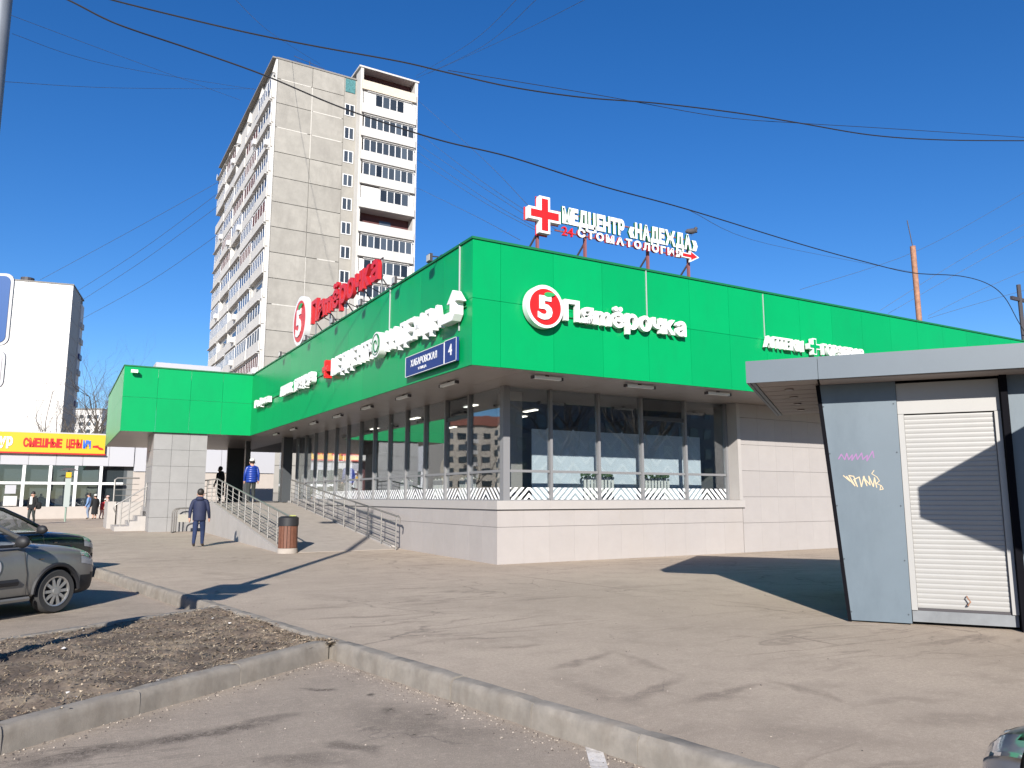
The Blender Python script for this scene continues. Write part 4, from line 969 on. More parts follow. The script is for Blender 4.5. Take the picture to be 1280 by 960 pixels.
for i, (px, dd, sc_, lab) in enumerate(((72, 105, 1.35, 'bare tree rising in front of the white block corner'), (96, 120, 1.75, 'bare tree between white block and green wing, left one'), (113, 112, 1.9, 'bare tree just left of green wing, middle one'), (127, 130, 2.1, 'bare tree half hidden behind green wing'), (50, 110, 1.2, 'low bare tree before the white block wall'), (104, 140, 1.9, 'bare tree between white block and green wing, rear one'), (90, 150, 1.7, 'bare tree beside the shaded side of white block'))):
    p = at(px, 600, dd); tree(p.x, p.y, sc_*(1.35 if i != 4 else 1.2), i % 3, lab)
# the other side of the street, seen mirrored in the shop glass
rk = random.Random(9)
for i in range(9):
    tree(rk.uniform(22, 54), rk.uniform(-30, -12), rk.uniform(1.7, 2.2), i % 3, 'bare tree across the street, mirrored dark in the front glazing', 'trees mirrored in the front glazing')
for i in range(8):
    tree(-14-rk.uniform(0, 42), 62+i*11+rk.uniform(-4, 4), rk.uniform(1.1, 1.5), i % 3, 'bare street tree mirrored in the long left glazing', 'trees mirrored in the left glazing')
RBW = mat('mirrored_block_wall', (.46, .41, .34), .9, var=.08, vscale=.4); RBR = mat('mirrored_block_roof', (.22, .08, .05), .9)
for i, (cx, cy, L, hh, rz) in enumerate(((-62, 172, 26, 19, 24), (-90, 186, 24, 22, 20), (-38, 160, 12, 16, 30), (60, -60, 60, 15, -10))):
    t = empty('apartment_block', (cx, cy, 0), R(rz), ['middle apartment block with red roof mirrored in the left glazing', 'taller apartment block with red roof mirrored in the left glazing', 'narrow apartment block mirrored nearest the glazed corner', 'long dark apartment block mirrored behind trees in front glazing'][i], 'building')
    m_ = RBW if i < 3 else INTW
    box('wall', -L/2, L/2, 0, 12, -.2, hh, m_, t); MB().prism([(-.6, hh), (12.6, hh), (9, hh+2.2), (3, hh+2.2)], 0, -L/2-.5, L/2+.5).build('roof', RBR, t)
    s_ = 0 if i < 3 else 1
    for a in range(int(hh/2.9)):
        for c in range(int(L/3)):
            x = -L/2+1.2+3*c; z = 1.2+2.9*a
            box('window', x, x+1.5, -.08 if not s_ else 12.01, -.01 if not s_ else 12.08, z, z+1.5, TGLASS, t)
            if i < 3 and c % 3 == 1: box('balcony', x-.3, x+1.9, -1.0, -.09, z-.9, z+.1, TWHITE, t)

# ------------------------------------------------------------------ lamp post with road signs, left edge
lp = rf(-4.80, 6.67); lx, ly = lp.x, lp.y
POLE = mat('pole_grey', (.20, .22, .25), .6, .3, var=.1)
t = empty('lamp_post', (lx, ly, 0), label='tall grey lamp post at the left edge, throwing the long shadow', cat='lamp post')
MB().tube([(lx, ly, -.1), (lx, ly, 3), (lx, ly, 9.6)], [.115, .10, .07], 14).build('pole', POLE, t, True)
MB().tube([(lx, ly, 9.5), (lx-.4, ly+.5, 9.9), (lx-1.1, ly+1.2, 10.1)], .04, 8).build('arm', POLE, t, True)
MB().box(lx-1.75, lx-1.05, ly+1.05, ly+1.4, 10.02, 10.14).build('lamp_head', POLE, t)
MB().cyl((lx, ly), .16, 2, -.1, .35, 14).build('base_sleeve', POLE, t, True)
SGB = mat('road_sign_blue', (.0005, .055, .21), .5); SGW = mat('road_sign_white', (.40, .39, .40), .45)
def rrect(x0, x1, z0, z1, r, n=5):
    return [(cx+r*math.cos(a0+q*math.pi/2/n), cz+r*math.sin(a0+q*math.pi/2/n)) for cx, cz, a0 in ((x1-r, z1-r, 0), (x0+r, z1-r, math.pi/2), (x0+r, z0+r, math.pi), (x1-r, z0+r, 3*math.pi/2)) for q in range(n+1)]
def rsign(nm, label, z0, z1, face, w=.35):
    t = empty(nm, (lx, ly, z0), -YAW+R(6), label, 'road sign')
    MB().prism(rrect(-w, w, 0, z1-z0, .07), 1, -.16, -.14).build('plate', SGW, t); MB().prism(rrect(-w+.024, w-.024, .024, z1-z0-.024, .055), 1, -.166, -.161).build('sign_face', face, t)
    MB().box(-.14, .14, -.139, -.09, (z1-z0)/2-.03, (z1-z0)/2+.03).build('clamp', POLE, t)
rsign('road_sign', 'blue square road sign with white rim at left edge', 2.80, 3.44, SGB, .43)
rsign('road_sign', 'small white plate under the blue road sign', 2.42, 2.76, SGW, .42)
# thin green post with banner in front of the low shop
px_, py_ = .47, 51.9; GP = mat('post_green', (.20, .27, .22), .7)
t = empty('banner_post', (px_, py_, g(52)), label='thin grey green post with narrow banner in front of low shop', cat='post')
MB().tube([(px_, py_, g(52)), (px_, py_, 3.05)], .05, 8).build('post', GP, t); MB().box(px_-.15, px_+.15, py_-.09, py_-.06, .95, 2.6).build('banner', mat('banner_pale', (.32, .36, .34), .6), t)
MB().box(px_-.14, px_+.14, py_-.1, py_-.055, 2.65, 2.95).build('small_sign', YELL, t); MB().prism([(px_-.5, 3.05), (px_+.5, 3.05), (px_+.15, 3.2), (px_-.2, 3.2)], 1, py_-.2, py_+.2).build('cap', IRON, t)

# ------------------------------------------------------------------ litter bin, cycle rack
bx_, by_ = 5.42, 21.25; bz = g(by_)
t = empty('litter_bin', (bx_, by_, bz), label='round brown slatted litter bin with black top at the foot of ramp', cat='bin')
MB().cyl((bx_, by_), .27, 2, bz-.01, bz+.13, 24, r2=.26).build('base', CONC, t, True)
MB().cyl((bx_, by_), .21, 2, bz+.131, bz+.72, 20).build('liner', IRON, t, True)
WOOD = mat('bin_slat', (.13, .052, .03), .6, var=.2, vscale=14)
for k in range(18):
    a = 2*math.pi*k/18; c = MB(); w = .036
    c.box(-.012, .012, -w, w, 0, .58); vs = [Matrix.Rotation(a, 3, 'Z') @ (Vector(v)+Vector((.235, 0, 0)))+Vector((bx_, by_, bz+.135)) for v in c.v]
    MB().add(vs, c.f).build('slat', WOOD, t, loc=(bx_, by_, bz+.135))
MB().cyl((bx_, by_), .265, 2, bz+.721, bz+.93, 24).build('top_ring', BLACKP, t, True); MB().cyl((bx_, by_), .265, 2, bz+.931, bz+.97, 24, r2=.2).build('lid', BLACKP, t, True)
MB().box(bx_+.02, bx_+.16, by_-.1, by_+.06, bz+.971, bz+1.0).build('ash_tray', mat('tray', (.35, .36, .12), .6), t)
RSTEEL = mat('rack_steel', (.13, .12, .11), .5, .3)
t = empty('cycle_rack', (4.2, 34.2, g(34)), label='steel hoop cycle rack standing before the tiled pillar', cat='cycle rack')
for k in range(3):
    x = 3.98+.13*k; y = 33.55+.45*k; z = g(34)
    pts = [(x, y, z), (x, y, z+.8)]+[(x+.22-.22*math.cos(q*math.pi/6*1), y, z+.8+.16*math.sin(q*math.pi/6)) for q in range(1, 4)]+[(x+.9, y, z+.96)]+[(x+.9+.2*math.sin(q*math.pi/6), y, z+.8+.16*math.cos(q*math.pi/6)) for q in range(1, 4)]+[(x+1.1, y, z)]
    MB().tube(pts, .026, 8).build('hoop', RSTEEL, t, True)
MB().box(4.2, 5.15, 33.62, 33.66, g(34)+.42, g(34)+.72).build('board', mat('rack_board', (.30, .28, .24), .7), t)
MB().tube([(3.98, 33.55, g(34)+.02), (4.24, 34.45, g(34)+.02)], .02, 6).build('foot_bar', STEEL, t)

# ------------------------------------------------------------------ overhead wires
def wire(label, pts, r=.01, m=None, group='overhead wires', name='overhead_wire'):
    P = [at(*p) for p in pts]; out = []
    for i in range(len(P)-1):
        p0, p1, p2, p3 = P[max(i-1, 0)], P[i], P[i+1], P[min(i+2, len(P)-1)]
        for k in range(6):
            u = k/6; out.append(.5*((2*p1)+(p2-p0)*u+(2*p0-5*p1+4*p2-p3)*u*u+(3*p1-p0-3*p2+p3)*u**3))
    out.append(P[-1])
    o = MB().tube(out, r, 5).build(name, m or WIRE, None, True, out[0]); tag(o, label, 'wire', group); return o
WIRE = mat('wire_black', (.012, .012, .014), .6); WTHIN = mat('wire_thin', (.05, .06, .075), .6)
wire('thick black cable sagging from top left to the right roof mast', [(40, -18, 13), (85, 0, 13), (130, 23, 13.2), (165, 37, 13.4), (240, 62, 14), (330, 94, 14.5), (420, 132, 15), (500, 160, 15.5), (560, 178, 16), (640, 197, 16.6), (750, 232, 18), (860, 262, 20), (1000, 305, 23), (1080, 327, 25), (1140, 341, 27), (1200, 345, 29), (1235, 355, 30.5), (1256, 372, 31.5), (1273, 402, 32.5), (1290, 430, 33)], .017)
wire('upper black cable sagging across the whole sky', [(100, -12, 12), (140, 0, 12), (220, 20, 12.3), (310, 41, 12.6), (395, 58, 13), (500, 77, 13.4), (560, 91, 13.7), (640, 109, 14), (730, 122, 14.6), (820, 129, 15.2), (920, 141, 16), (1000, 154, 16.6), (1090, 169, 17.4), (1180, 175, 18), (1300, 176, 19)], .0145)
wire('thinner cable twisting round the upper black cable', [(560, 88, 13.8), (640, 101, 14.1), (760, 121, 14.8), (900, 146, 15.9), (1000, 154, 16.7), (1100, 160, 17.5), (1300, 173, 19.1)], .007)
for k, p in enumerate([
  [(15, 42, 45), (140, 82, 55), (320, 112, 82)], [(-5, 12, 45), (150, 70, 55), (300, 125, 82)], [(5, 102, 40), (150, 110, 55), (318, 111, 82)],
  [(50, 350, 120), (170, 285, 105), (272, 228, 100)], [(95, 365, 120), (180, 310, 108), (272, 242, 100)], [(95, 380, 120), (180, 325, 108), (272, 258, 100)], [(100, 400, 120), (190, 350, 108), (270, 295, 100)],
  [(400, 80, 97), (340, 42, 70), (290, -5, 45)], [(520, 95, 88), (590, 52, 60), (650, -5, 40)], [(520, 98, 88), (600, 60, 60), (675, -5, 40)], [(535, 92, 88), (640, 45, 60), (740, -5, 40)],
  [(522, 125, 88), (600, 195, 60), (665, 262, 40)], [(522, 165, 88), (600, 225, 60), (700, 290, 40)], [(522, 180, 88), (600, 232, 60), (690, 290, 40)], [(522, 190, 88), (600, 244, 60), (680, 290, 40)], [(522, 200, 88), (600, 250, 60), (670, 288, 40)], [(522, 235, 88), (590, 268, 60), (650, 300, 40)],
  [(1000, 362, 45), (1150, 312, 48), (1290, 235, 52)], [(1100, 388, 55), (1200, 325, 55), (1290, 275, 55)], [(1110, 392, 55), (1200, 340, 55), (1290, 290, 55)], [(1160, 395, 55), (1220, 365, 55), (1290, 335, 55)], [(1160, 398, 55), (1220, 380, 55), (1290, 360, 55)],
  [(860, 262, 20), (960, 305, 35), (1140, 340, 50)]]):
    wire(['thin wire from left sky to tower top, lower strand', 'thin wire from left sky to tower top, upper strand', 'nearly level thin wire from left edge to the tower', 'topmost of four thin wires from white block to tower', 'second of four thin wires from white block to tower', 'third of four thin wires from white block to tower', 'lowest of four thin wires from white block to tower', 'thin wire climbing left from the tower roof aerial', 'leftmost of three wires climbing right from tower top', 'middle of three wires climbing right from tower top', 'rightmost of three wires climbing right from tower top', 'highest wire falling from tower to rooftop red cross', 'second wire falling from tower to rooftop clinic sign', 'third wire falling from tower to rooftop clinic sign', 'fourth wire falling from tower to rooftop clinic sign', 'fifth wire falling from tower to rooftop clinic sign', 'lowest wire falling from tower behind green parapet', 'long thin wire rising to the right past rusty pole', 'upper wire rising right behind the rusty pole', 'second wire rising right behind the rusty pole', 'third wire rising right behind the rusty pole', 'lowest wire rising right behind the rusty pole', 'thin cable leaving the thick cable towards rusty pole'][k],
      p, .011*sum(q[2] for q in p)/len(p)/45, WTHIN)

# ------------------------------------------------------------------ cars
def lathe(profile, n=28):
    """profile of (radius, y) about the y axis"""
    b = MB(); m = len(profile); vs = [(r*math.cos(2*math.pi*k/n), y, r*math.sin(2*math.pi*k/n)) for k in range(n) for r, y in profile]
    fs = [(k*m+i, k*m+i+1, ((k+1) % n)*m+i+1, ((k+1) % n)*m+i) for k in range(n) for i in range(m-1)]
    return b.add(vs, fs)
def car(name, label, loc, rz, paint, badge=False):
    t = empty(name, loc, rz, label, 'car')
    S = [(-2.14, .60, .36, .62, .98), (-2.08, .76, .26, .80, 1.02), (-1.9, .83, .22, .86, 1.05), (-1.2, .865, .20, .90, 1.0), (-.3, .875, .20, .90, .99), (.5, .875, .20, .90, 1.0), (.82, .872, .20, .90, 1.04), (1.1, .868, .20, .895, 1.015), (1.5, .855, .20, .875, .975), (1.8, .83, .20, .83, .92), (1.98, .77, .21, .76, .86), (2.09, .68, .24, .70, .78), (2.15, .52, .30, .62, .68)]
    b = MB(); rows = []
    for x, w, zb_, zs_, zt_ in S:
        half = [(0, zb_), (w*.86, zb_), (w*.97, zb_+.07), (w, zb_+.22), (w*1.0, (zb_+zs_)/2+.08), (w*.985, zs_-.06), (w*.955, zs_), (w*.86, (zs_+zt_)/2+.025), (w*.6, zt_-.012), (0, zt_+.012)]
        ring = [(x, -y, z) for y, z in half]+[(x, y, z) for y, z in reversed(half[1:-1])]
        rows.append(ring)
    n = len(rows[0])
    for r_ in rows: b.v += r_
    for i in range(len(rows)-1):
        for k in range(n): b.f.append((i*n+k, i*n+(k+1) % n, (i+1)*n+(k+1) % n, (i+1)*n+k)); b.mi.append(0)
    b.f.append(tuple(range(n))); b.f.append(tuple((len(rows)-1)*n+k for k in range(n))); b.mi += [0, 0]
    body = b.build('body', [paint, BLACKP], t, True)
    me = body.data
    bm = bmesh.new(); bm.from_mesh(me); bmesh.ops.triangulate(bm, faces=[f for f in bm.faces if len(f.verts) > 4]); bm.to_mesh(me); bm.free()
    cut = MB()
    for x in (1.30, -1.25):
        for s in (-1, 1): cut.cyl((x, .31), .365, 1, s*.60, s*1.05, 28)
    cm = bpy.data.meshes.new('cutter'); cm.from_pydata(cut.v, [], cut.f); bmm = bmesh.new(); bmm.from_mesh(cm); bmesh.ops.recalc_face_normals(bmm, faces=bmm.faces); bmm.to_mesh(cm); bmm.free()
    co = bpy.data.objects.new('cutter', cm); COL.objects.link(co); co.location = loc; co.rotation_euler = (0, 0, rz)
    body.modifiers.new('smooth', 'SUBSURF').levels = 2
    md = body.modifiers.new('arch', 'BOOLEAN'); md.object = co; md.operation = 'DIFFERENCE'; md.solver = 'EXACT'
    bpy.context.view_layer.update(); dg = bpy.context.evaluated_depsgraph_get()
    nm = bpy.data.meshes.new_from_object(body.evaluated_get(dg)); body.modifiers.clear(); body.data = nm; nm.name = 'body'
    bpy.data.objects.remove(co)
    nm.materials.clear(); nm.materials.append(paint); nm.materials.append(BLACKP)
    for p in nm.polygons:
        c = p.center
        inside = any(all((nm.vertices[w_].co.x-q)**2+(nm.vertices[w_].co.z-.31)**2 < .375**2 for w_ in p.vertices) for q in (1.30, -1.25))
        p.material_index = 1 if (inside or c.z < .30 or (c.x > 1.72 and c.z < .52)) else 0
        p.use_smooth = True
    nm.set_sharp_from_angle(angle=R(62))
    # greenhouse
    prof = [(.86, 1.02), (.42, 1.27), (.02, 1.455), (-.35, 1.505), (-1.2, 1.50), (-1.72, 1.44), (-2.04, 1.02)]
    hw = lambda z: .80-(z-1.0)*.36
    def Pt(i, s): return (prof[i][0], s*hw(prof[i][1]), prof[i][1])
    for nm_, ii, mt in (('windscreen', (0, 1, 2), GLD), ('roof', (2, 3, 4, 5), paint), ('rear_window', (5, 6), GLD)):
        q = MB(); vs = [Pt(i, s) for i in ii for s in (-1, 1)]
        q.add(vs, [(2*k, 2*k+1, 2*k+3, 2*k+2) for k in range(len(ii)-1)]); q.build(nm_, mt, t, True)
    for s in (-1, 1):
        for nm_, poly in (('side_window', [(.62, 1.03), (-.25, 1.03), (-.25, 1.44), (.03, 1.41), (.4, 1.22)]), ('side_window', [(-.33, 1.03), (-1.15, 1.03), (-1.15, 1.43), (-.33, 1.45)]), ('side_window', [(-1.22, 1.03), (-1.85, 1.05), (-1.65, 1.38), (-1.22, 1.43)])):
            MB().add([(x, s*hw(z), z) for x, z in poly], [tuple(range(len(poly)))]).build(nm_, GLD, t)
        for pts in ([(prof[i][0], s*hw(prof[i][1]), prof[i][1]) for i in range(7)],): MB().tube(pts, .036, 6).build('pillar', paint, t, True)
        for x0 in (-.29, -1.185): MB().tube([(x0, s*hw(1.02), 1.0), (x0, s*hw(1.47), 1.47)], .035, 6).build('pillar', BLACKP, t)
        MB().tube([(.75, s*.815, 1.0), (-.3, s*.82, 1.0), (-1.9, s*.79, 1.01)], .022, 6).build('window_line', BLACKP, t)
        MB().tube([(.85, s*.868, .26), (-.85, s*.872, .26)], .035, 6).build('sill_trim', paint, t, True)
        MB().tube([(.66, s*.862, .50), (-.25, s*.866, .50)], [.05, .05], 6).build('door_moulding', BLACKP, t, True)
        q = [(1.30+.385*math.cos(a), s*(.862-.03*max(0, math.cos(a))), .31+.385*math.sin(a)) for a in [math.pi*k/14 for k in range(15)]]
        MB().tube(q, .032, 6).build('arch_trim', paint if not badge else BLACKP, t, True)
        MB().tube([(.80, s*.874, .28), (.80, s*.878, .6), (.74, s*.862, .93)], .004, 4).build('door_gap', BLACKP, t); MB().tube([(-.28, s*.877, .28), (-.28, s*.88, .9)], .004, 4).build('door_gap', BLACKP, t)
        MB().box(.99, 1.05, s*.858, s*.876, .785, .803).build('indicator', mat('amber%d' % len(bpy.data.materials), (.38, .25, .14), .3), t)
        MB().box(-.15, .02, s*.86, s*.895, .84, .87).build('door_handle', paint, t)
        bm = bmesh.new(); bmesh.ops.create_uvsphere(bm, u_segments=14, v_segments=8, radius=1)
        for v in bm.verts: v.co = Vector((v.co.x*.075+.60, s*(v.co.y*.115+.98), v.co.z*.085+1.06))
        mm = bpy.data.meshes.new('mirror'); bm.to_mesh(mm); bm.free(); mm.materials.append(BLACKP); mm.polygons.foreach_set('use_smooth', [True]*len(mm.polygons)); mo = bpy.data.objects.new('mirror', mm); COL.objects.link(mo); mo.parent = t
        MB().tube([(.6, s*.83, 1.0), (.6, s*.93, 1.04)], .025, 6).build('mirror_stalk', BLACKP, t)
        q = MB()
        for p in nm.polygons:
            c = p.center
            if 1.70 < c.x < 2.12 and c.y*s > .45 and .60+(2.1-c.x)*.22 < c.z < .80+(2.1-c.x)*.16: q.add([nm.vertices[w_].co+p.normal*.006 for w_ in p.vertices], [tuple(range(len(p.vertices)))])
        if q.v:
            ho = q.build('headlight', mat('headlight_lens%d' % len(bpy.data.materials), (.30, .31, .32), .08, coat=1), t)
            bm = bmesh.new(); bm.from_mesh(ho.data); bmesh.ops.remove_doubles(bm, verts=bm.verts, dist=.012); bm.to_mesh(ho.data); bm.free(); ho.data.polygons.foreach_set('use_smooth', [True]*len(ho.data.polygons))
    for x in (1.30, -1.25):
        for s in (-1, 1):
            w = lathe([(.20, -.09), (.29, -.10), (.31, -.07), (.315, 0), (.31, .07), (.29, .10), (.20, .09)], 32); w.v = [(v[0]+x, v[1]+s*.77, v[2]+.315) for v in w.v]; wo = w.build('wheel', RUBBER, t, True, (x, s*.77, .315))
            rm = MB(); rm.cyl((0, 0), .205, 1, s*.02, s*.03, 28)
            for k in range(10):
                a = 2*math.pi*k/10; c = MB().box(.03, .20, min(s*.03, s*.085), max(s*.03, s*.085), -.021, .021); rm.add([Matrix.Rotation(-a, 3, 'Y') @ Vector(v) for v in c.v], c.f, 1)
            rm.cyl((0, 0), .05, 1, s*.03, s*.095, 16, 1); q = lathe([(.19, s*.03), (.195, s*.095), (.215, s*.10), (.215, s*.03)], 28); rm.add(q.v, q.f, 1)
            ro = rm.build('rim', [BLACKP, RIM], None); ro.parent = wo
    MB().box(2.10, 2.16, -.38, .38, .36, .5).build('grille', BLACKP, t); MB().box(2.135, 2.165, -.26, .26, .52, .63).build('number_plate', SGW, t)
    MB().box(-1.6, .3, -.7, .7, .4, .95).build('interior', BLACKP, t)
    for x in (-.55,):
        for s in (-.38, .38): MB().box(x, x+.15, s-.24, s+.24, .9, 1.3).build('seat', INTW, t)
    if badge:
        o = MB().cyl((.25, .72), .15, 1, -.884, -.878, 28).build('door_emblem', SGW, t, True); o2 = MB().cyl((.25, .72), .115, 1, -.887, -.885, 24).build('emblem_centre', mat('emblem_blue', (.25, .33, .5), .5), t, True)
    return t
RIM = mat('rim_silver', (.5, .49, .47), .35, .8)
CG = mat('grey_car_paint', (.20, .195, .18), .34, .45, var=.06, coat=.4, dirt_or_sheen=(.27, .25, .22), dscale=1.2, damt=.4); CBK = mat('black_car_paint', (.03, .027, .025), .38, .3, coat=.35)
ca = R(40); cw = Vector((.185, 13.5)); off = Vector((1.30*math.cos(ca)+.86*math.sin(ca), 1.30*math.sin(ca)-.86*math.cos(ca)))
car('parked_car', 'dusty grey parked car with round door emblem at the left edge', (cw.x-off.x-.13*math.cos(ca), cw.y-off.y-.13*math.sin(ca), LOW), ca, CG, True)
cd = Vector((cw.x-off.x, cw.y-off.y)); cd = Vector((-1.3, 17.95))
car('parked_car', 'dark green parked car just behind the dusty grey one', (cd.x, cd.y, LOW), ca, mat('green_car_paint', (.006, .015, .012), .25, .4, coat=.8))
cb = rf(2.74, 1.14); car('parked_car', 'black parked car, only its front corner showing bottom right', (cb.x, cb.y, LOW), R(90)-YAW-R(-8), CBK)

# ------------------------------------------------------------------ people
def person(name, label, loc, rz, H, mats_, stride=.1, arm=(.06, -.06), bend=0., group=None, garment=None, hair=HAIR, hood=None, hat=None, headrot=0):
    """body grown over a posed skeleton; faces local +y. mats_ = upper, trousers, shoes, skin"""
    t = empty(name, loc, rz, label, 'person', group)
    V = []; E = []; Rr = []; Lb = []
    def v(p, r, lab, par=None):
        V.append(Vector(p)*H); Rr.append(r if isinstance(r, tuple) else (r, r)); Lb.append(lab)
        if par is not None: E.append((par, len(V)-1))
        return len(V)-1
    L0 = bend
    pel = v((0, 0, .515), (.088, .068), 1); wa_ = v((0, .005+L0*.2, .60), (.085, .064), 0, pel); ch = v((0, .0+L0*.5, .71), (.098, .07), 0, wa_)
    nb = v((0, L0*.8, .805), (.055, .05), 0, ch); nk = v((0, .008+L0, .845), .034, 3, nb); h1 = v((0, .02+L0*1.2, .885), (.048, .052), 3, nk); h2 = v((0, .012+L0*1.3, .945), (.056, .062), 3, h1)
    for s, i in ((-1, 0), (1, 1)):
        a = arm[i]
        sh_ = v((s*.108, L0*.75, .79), .044, 0, nb); el = v((s*.145, a*.4-.02+L0*.6, .635), .034, 0, sh_); wr = v((s*.15, a*1.2+.03+L0*.5, .50), .024, 0, el); hd = v((s*.15, a*1.3+.04+L0*.5, .465), (.017, .024), 3, wr)
        for q in range(4): v((s*(.150-.002*q), a*1.3+.02+.014*q+L0*.5, .415+.006*abs(q-1.5)), .0052, 3, hd)
        v((s*.138, a*1.3+.068+L0*.5, .44), .006, 3, hd)
        k = stride*(1 if i else -1)
        hp = v((s*.052, 0, .485), .062, 1, pel); kn = v((s*.055, k*.55+.03, .275), .043, 1, hp); an = v((s*.055, k*1.05-.015, .05+.02*max(0, -k/.1)), .029, 1, kn); v((s*.06, k*1.05+.075, .022+.0*k), (.024, .02), 2, an)
    me = bpy.data.meshes.new('body'); me.from_pydata([tuple(p) for p in V], E, []); o = bpy.data.objects.new('body', me); COL.objects.link(o)
    md = o.modifiers.new('skin', 'SKIN'); md.use_smooth_shade = True
    for i, sv in enumerate(me.skin_vertices[0].data): sv.radius = (Rr[i][0]*H, Rr[i][1]*H); sv.use_root = (i == 0)
    o.modifiers.new('sub', 'SUBSURF').levels = 2
    bpy.context.view_layer.update(); dg = bpy.context.evaluated_depsgraph_get(); nm = bpy.data.meshes.new_from_object(o.evaluated_get(dg)); bpy.data.objects.remove(o)
    nm.materials.clear()
    for m_ in mats_: nm.materials.append(m_)
    seg = [(V[a], V[c], Lb[c]) for a, c in E]
    for p in nm.polygons:
        best = 9e9
        for a, c, lb in seg:
            d = c-a; u = max(0, min(1, (p.center-a).dot(d)/d.length_squared)); q = (p.center-a-d*u).length
            if q < best: best = q; p.material_index = lb
        if p.center.z < .055*H: p.material_index = 2
        p.use_smooth = True
    nm.name = 'body'; bo = bpy.data.objects.new('body', nm); COL.objects.link(bo); bo.parent = t
    def ring(nm_, prof, m_, n=20):
        b = MB(); k = len(prof)
        for z, rx, ry, yo in prof: b.v += [(rx*H*math.cos(2*math.pi*q/n), yo*H+ry*H*math.sin(2*math.pi*q/n), z*H) for q in range(n)]
        for i in range(k-1): 
            for q in range(n): b.f.append((i*n+q, i*n+(q+1) % n, (i+1)*n+(q+1) % n, (i+1)*n+q)); b.mi.append(0)
        b.f += [tuple(range(n)), tuple((k-1)*n+q for q in range(n))]; b.mi += [0, 0]
        return b.build(nm_, m_, None, True)
    def ell(nm_, c, r, m_, cutz=None):
        bm = bmesh.new(); bmesh.ops.create_uvsphere(bm, u_segments=16, v_segments=10, radius=1)
        for q in bm.verts: q.co = Vector(((q.co.x*r[0]+c[0])*H, (q.co.y*r[1]+c[1])*H, (max(q.co.z, -.35 if cutz else -1)*r[2]+c[2])*H))
        mm = bpy.data.meshes.new(nm_); bm.to_mesh(mm); bm.free(); mm.materials.append(m_); mm.polygons.foreach_set('use_smooth', [True]*len(mm.polygons)); e = bpy.data.objects.new(nm_, mm); COL.objects.link(e); e.parent = t; return e
    hy = .012+L0*1.3
    if garment: ring(garment[0], garment[1], garment[2]).parent = t
    if hat: ell('hat', (0, hy, .955), (.06, .068, .056), hat, 1); ell('hair', (0, hy-.014, .925), (.057, .060, .05), hair)
    else: ell('hair', (0, hy-.012, .945), (.058, .064, .066), hair)
    if hood: ell('hood', (0, L0-.055, .83), (.07, .04, .042), hood)
    ell('nose', (0, hy+.07, .895), (.009, .014, .016), mats_[3])
    for s in (-1, 1): ell('ear', (s*.057, hy-.002, .90), (.008, .014, .02), mats_[3]); ell('eye', (s*.02, hy+.058, .925), (.007, .005, .005), HAIR)
    ell('mouth', (0, hy+.06, .872), (.016, .004, .004), TDARK)
    return t
NAVY = mat('navy_jacket', (.007, .012, .042), .75, var=.15, vscale=8); JEAN = mat('blue_jeans', (.007, .018, .062), .85, var=.2, vscale=7); BOOT = mat('brown_boot', (.06, .045, .035), .7)
PUFF = mat('blue_puffer', (.009, .035, .23), .35); DTR = mat('dark_trousers', (.02, .025, .024), .8); BLK = mat('black_cloth', (.008, .008, .009), .9); PALEB = mat('pale_blue_jacket', (.13, .22, .40), .8); PALEJ = mat('pale_jeans', (.16, .20, .28), .85); WCAP = mat('white_knit', (.55, .54, .5), .9); REDC = mat('red_cloth', (.38, .02, .03), .8); PINKC = mat('pink_cloth', (.5, .33, .3), .9)
jk = [(.455, .108, .085, 0), (.48, .112, .09, 0), (.55, .112, .086, 0), (.66, .116, .086, 0), (.74, .118, .085, 0), (.79, .10, .07, 0), (.825, .055, .05, 0)]
def prs(*a, **k): return person('person', *a, **k)
mx_, my_ = 3.68, 24.75
prs('person walking away in navy hooded jacket and blue jeans on the pavement', (mx_, my_, g(my_)), -YAW+R(12), 1.70, [NAVY, JEAN, BOOT, SKIN], .085, (-.07, .05), .0, None, ('jacket', jk, NAVY), HAIR, NAVY)
tmp = [(.452, .109, .086, 0), (.478, .111, .088, 0)]
pf = []
for i in range(22):
    z = .46+.355*i/21; w = .118-.02*max(0, (z-.72)/.09); pf.append((z, w+.012*abs(math.sin(i*1.05)), w*.78+.012*abs(math.sin(i*1.05)), 0))
prs('person in bright blue quilted jacket and white cap at ramp top', (7.02, 33.9, PZ), -YAW+R(25), 1.86, [PUFF, DTR, BOOT, SKIN], .03, (.02, -.02), .0, None, ('jacket', pf, PUFF), HAIR, None, WCAP)
ct = [(.2, .125, .10, 0), (.4, .12, .095, 0), (.55, .11, .088, 0), (.7, .116, .086, 0), (.78, .10, .072, 0), (.82, .055, .05, 0)]
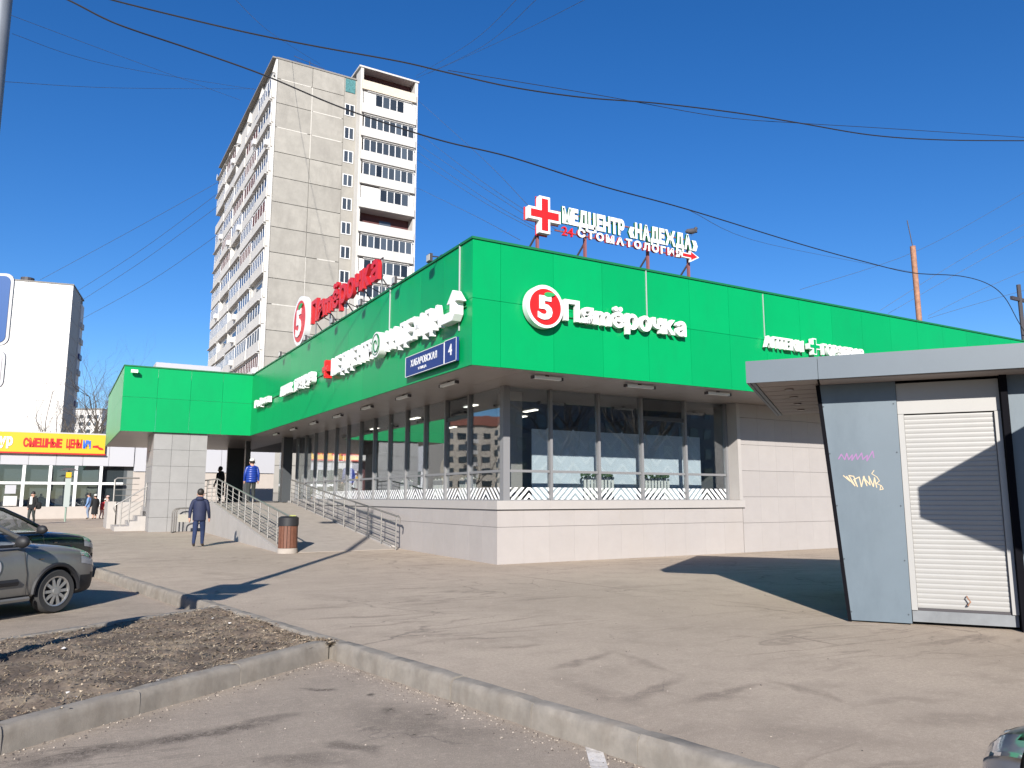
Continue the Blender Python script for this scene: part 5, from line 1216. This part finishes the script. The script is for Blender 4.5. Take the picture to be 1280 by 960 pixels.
prs('person all in black coat and hat on the entrance platform', (6.35, 37.2, PZ), R(40), 1.62, [BLK, BLK, BLK, SKIN], .04, (.03, .05), .02, None, ('coat', ct, BLK), BLK, BLK)
prs('person with black bag and white scarf behind the grey car', (-1.1, 48.2, g(48)), R(180)-YAW, 1.68, [BLK, DTR, BLK, SKIN], .05, (.05, -.05), 0, None, ('jacket', jk, BLK))
t = empty('shoulder_bag', (-.82, 48.1, .95+g(48)), label='bulky black bag hanging at the side of that person behind the car', cat='bag'); bm = bmesh.new(); bmesh.ops.create_cube(bm, size=1)
bmesh.ops.scale(bm, vec=(.26, .22, .38), verts=bm.verts); bevel_bm(bm, .1, 3); me = bpy.data.meshes.new('bag'); bm.to_mesh(me); bm.free(); me.materials.append(BLK); o = bpy.data.objects.new('bag_body', me); COL.objects.link(o); o.parent = t
MB().tube([(-.12, 0, .22), (-.25, 0, .45), (-.1, .05, .48)], .02, 6).build('strap', BLK, None).parent = t
MB().prism([(-.07, 1.02), (.07, 1.02), (.06, 1.42), (-.06, 1.42)], 1, .15, .165).build('scarf', WCAP, None).parent = [o_ for o_ in COL.objects if o_.get('label', '').startswith('person with black bag')][0]
prs('person in pale blue jacket and pale jeans outside the low shop', (1.78, 57.0, g(57)), R(70), 1.66, [PALEB, PALEJ, BOOT, SKIN], .02, (.03, .02), 0, None, ('jacket', jk, PALEB))
prs('person in long black coat and white hat outside the low shop', (2.12, 56.7, g(57)), R(20), 1.58, [BLK, SKIN, BOOT, SKIN], .02, (.03, .02), 0, None, ('coat', ct, BLK), HAIR, None, WCAP)
prs('bent person in red top bending beside the pale wall end', (2.55, 57.4, g(57)), R(-60), 1.3, [REDC, PINKC, BOOT, SKIN], .05, (.08, .08), .12, None, ('jacket', jk, REDC), HAIR, None, WCAP)
prs('person in pink coat half hidden by the pale wall end', (2.86, 57.2, g(57)), R(80), 1.5, [PINKC, PINKC, BOOT, SKIN], .03, (.05, .02), 0, None, ('coat', ct, PINKC), HAIR, None, PINKC)
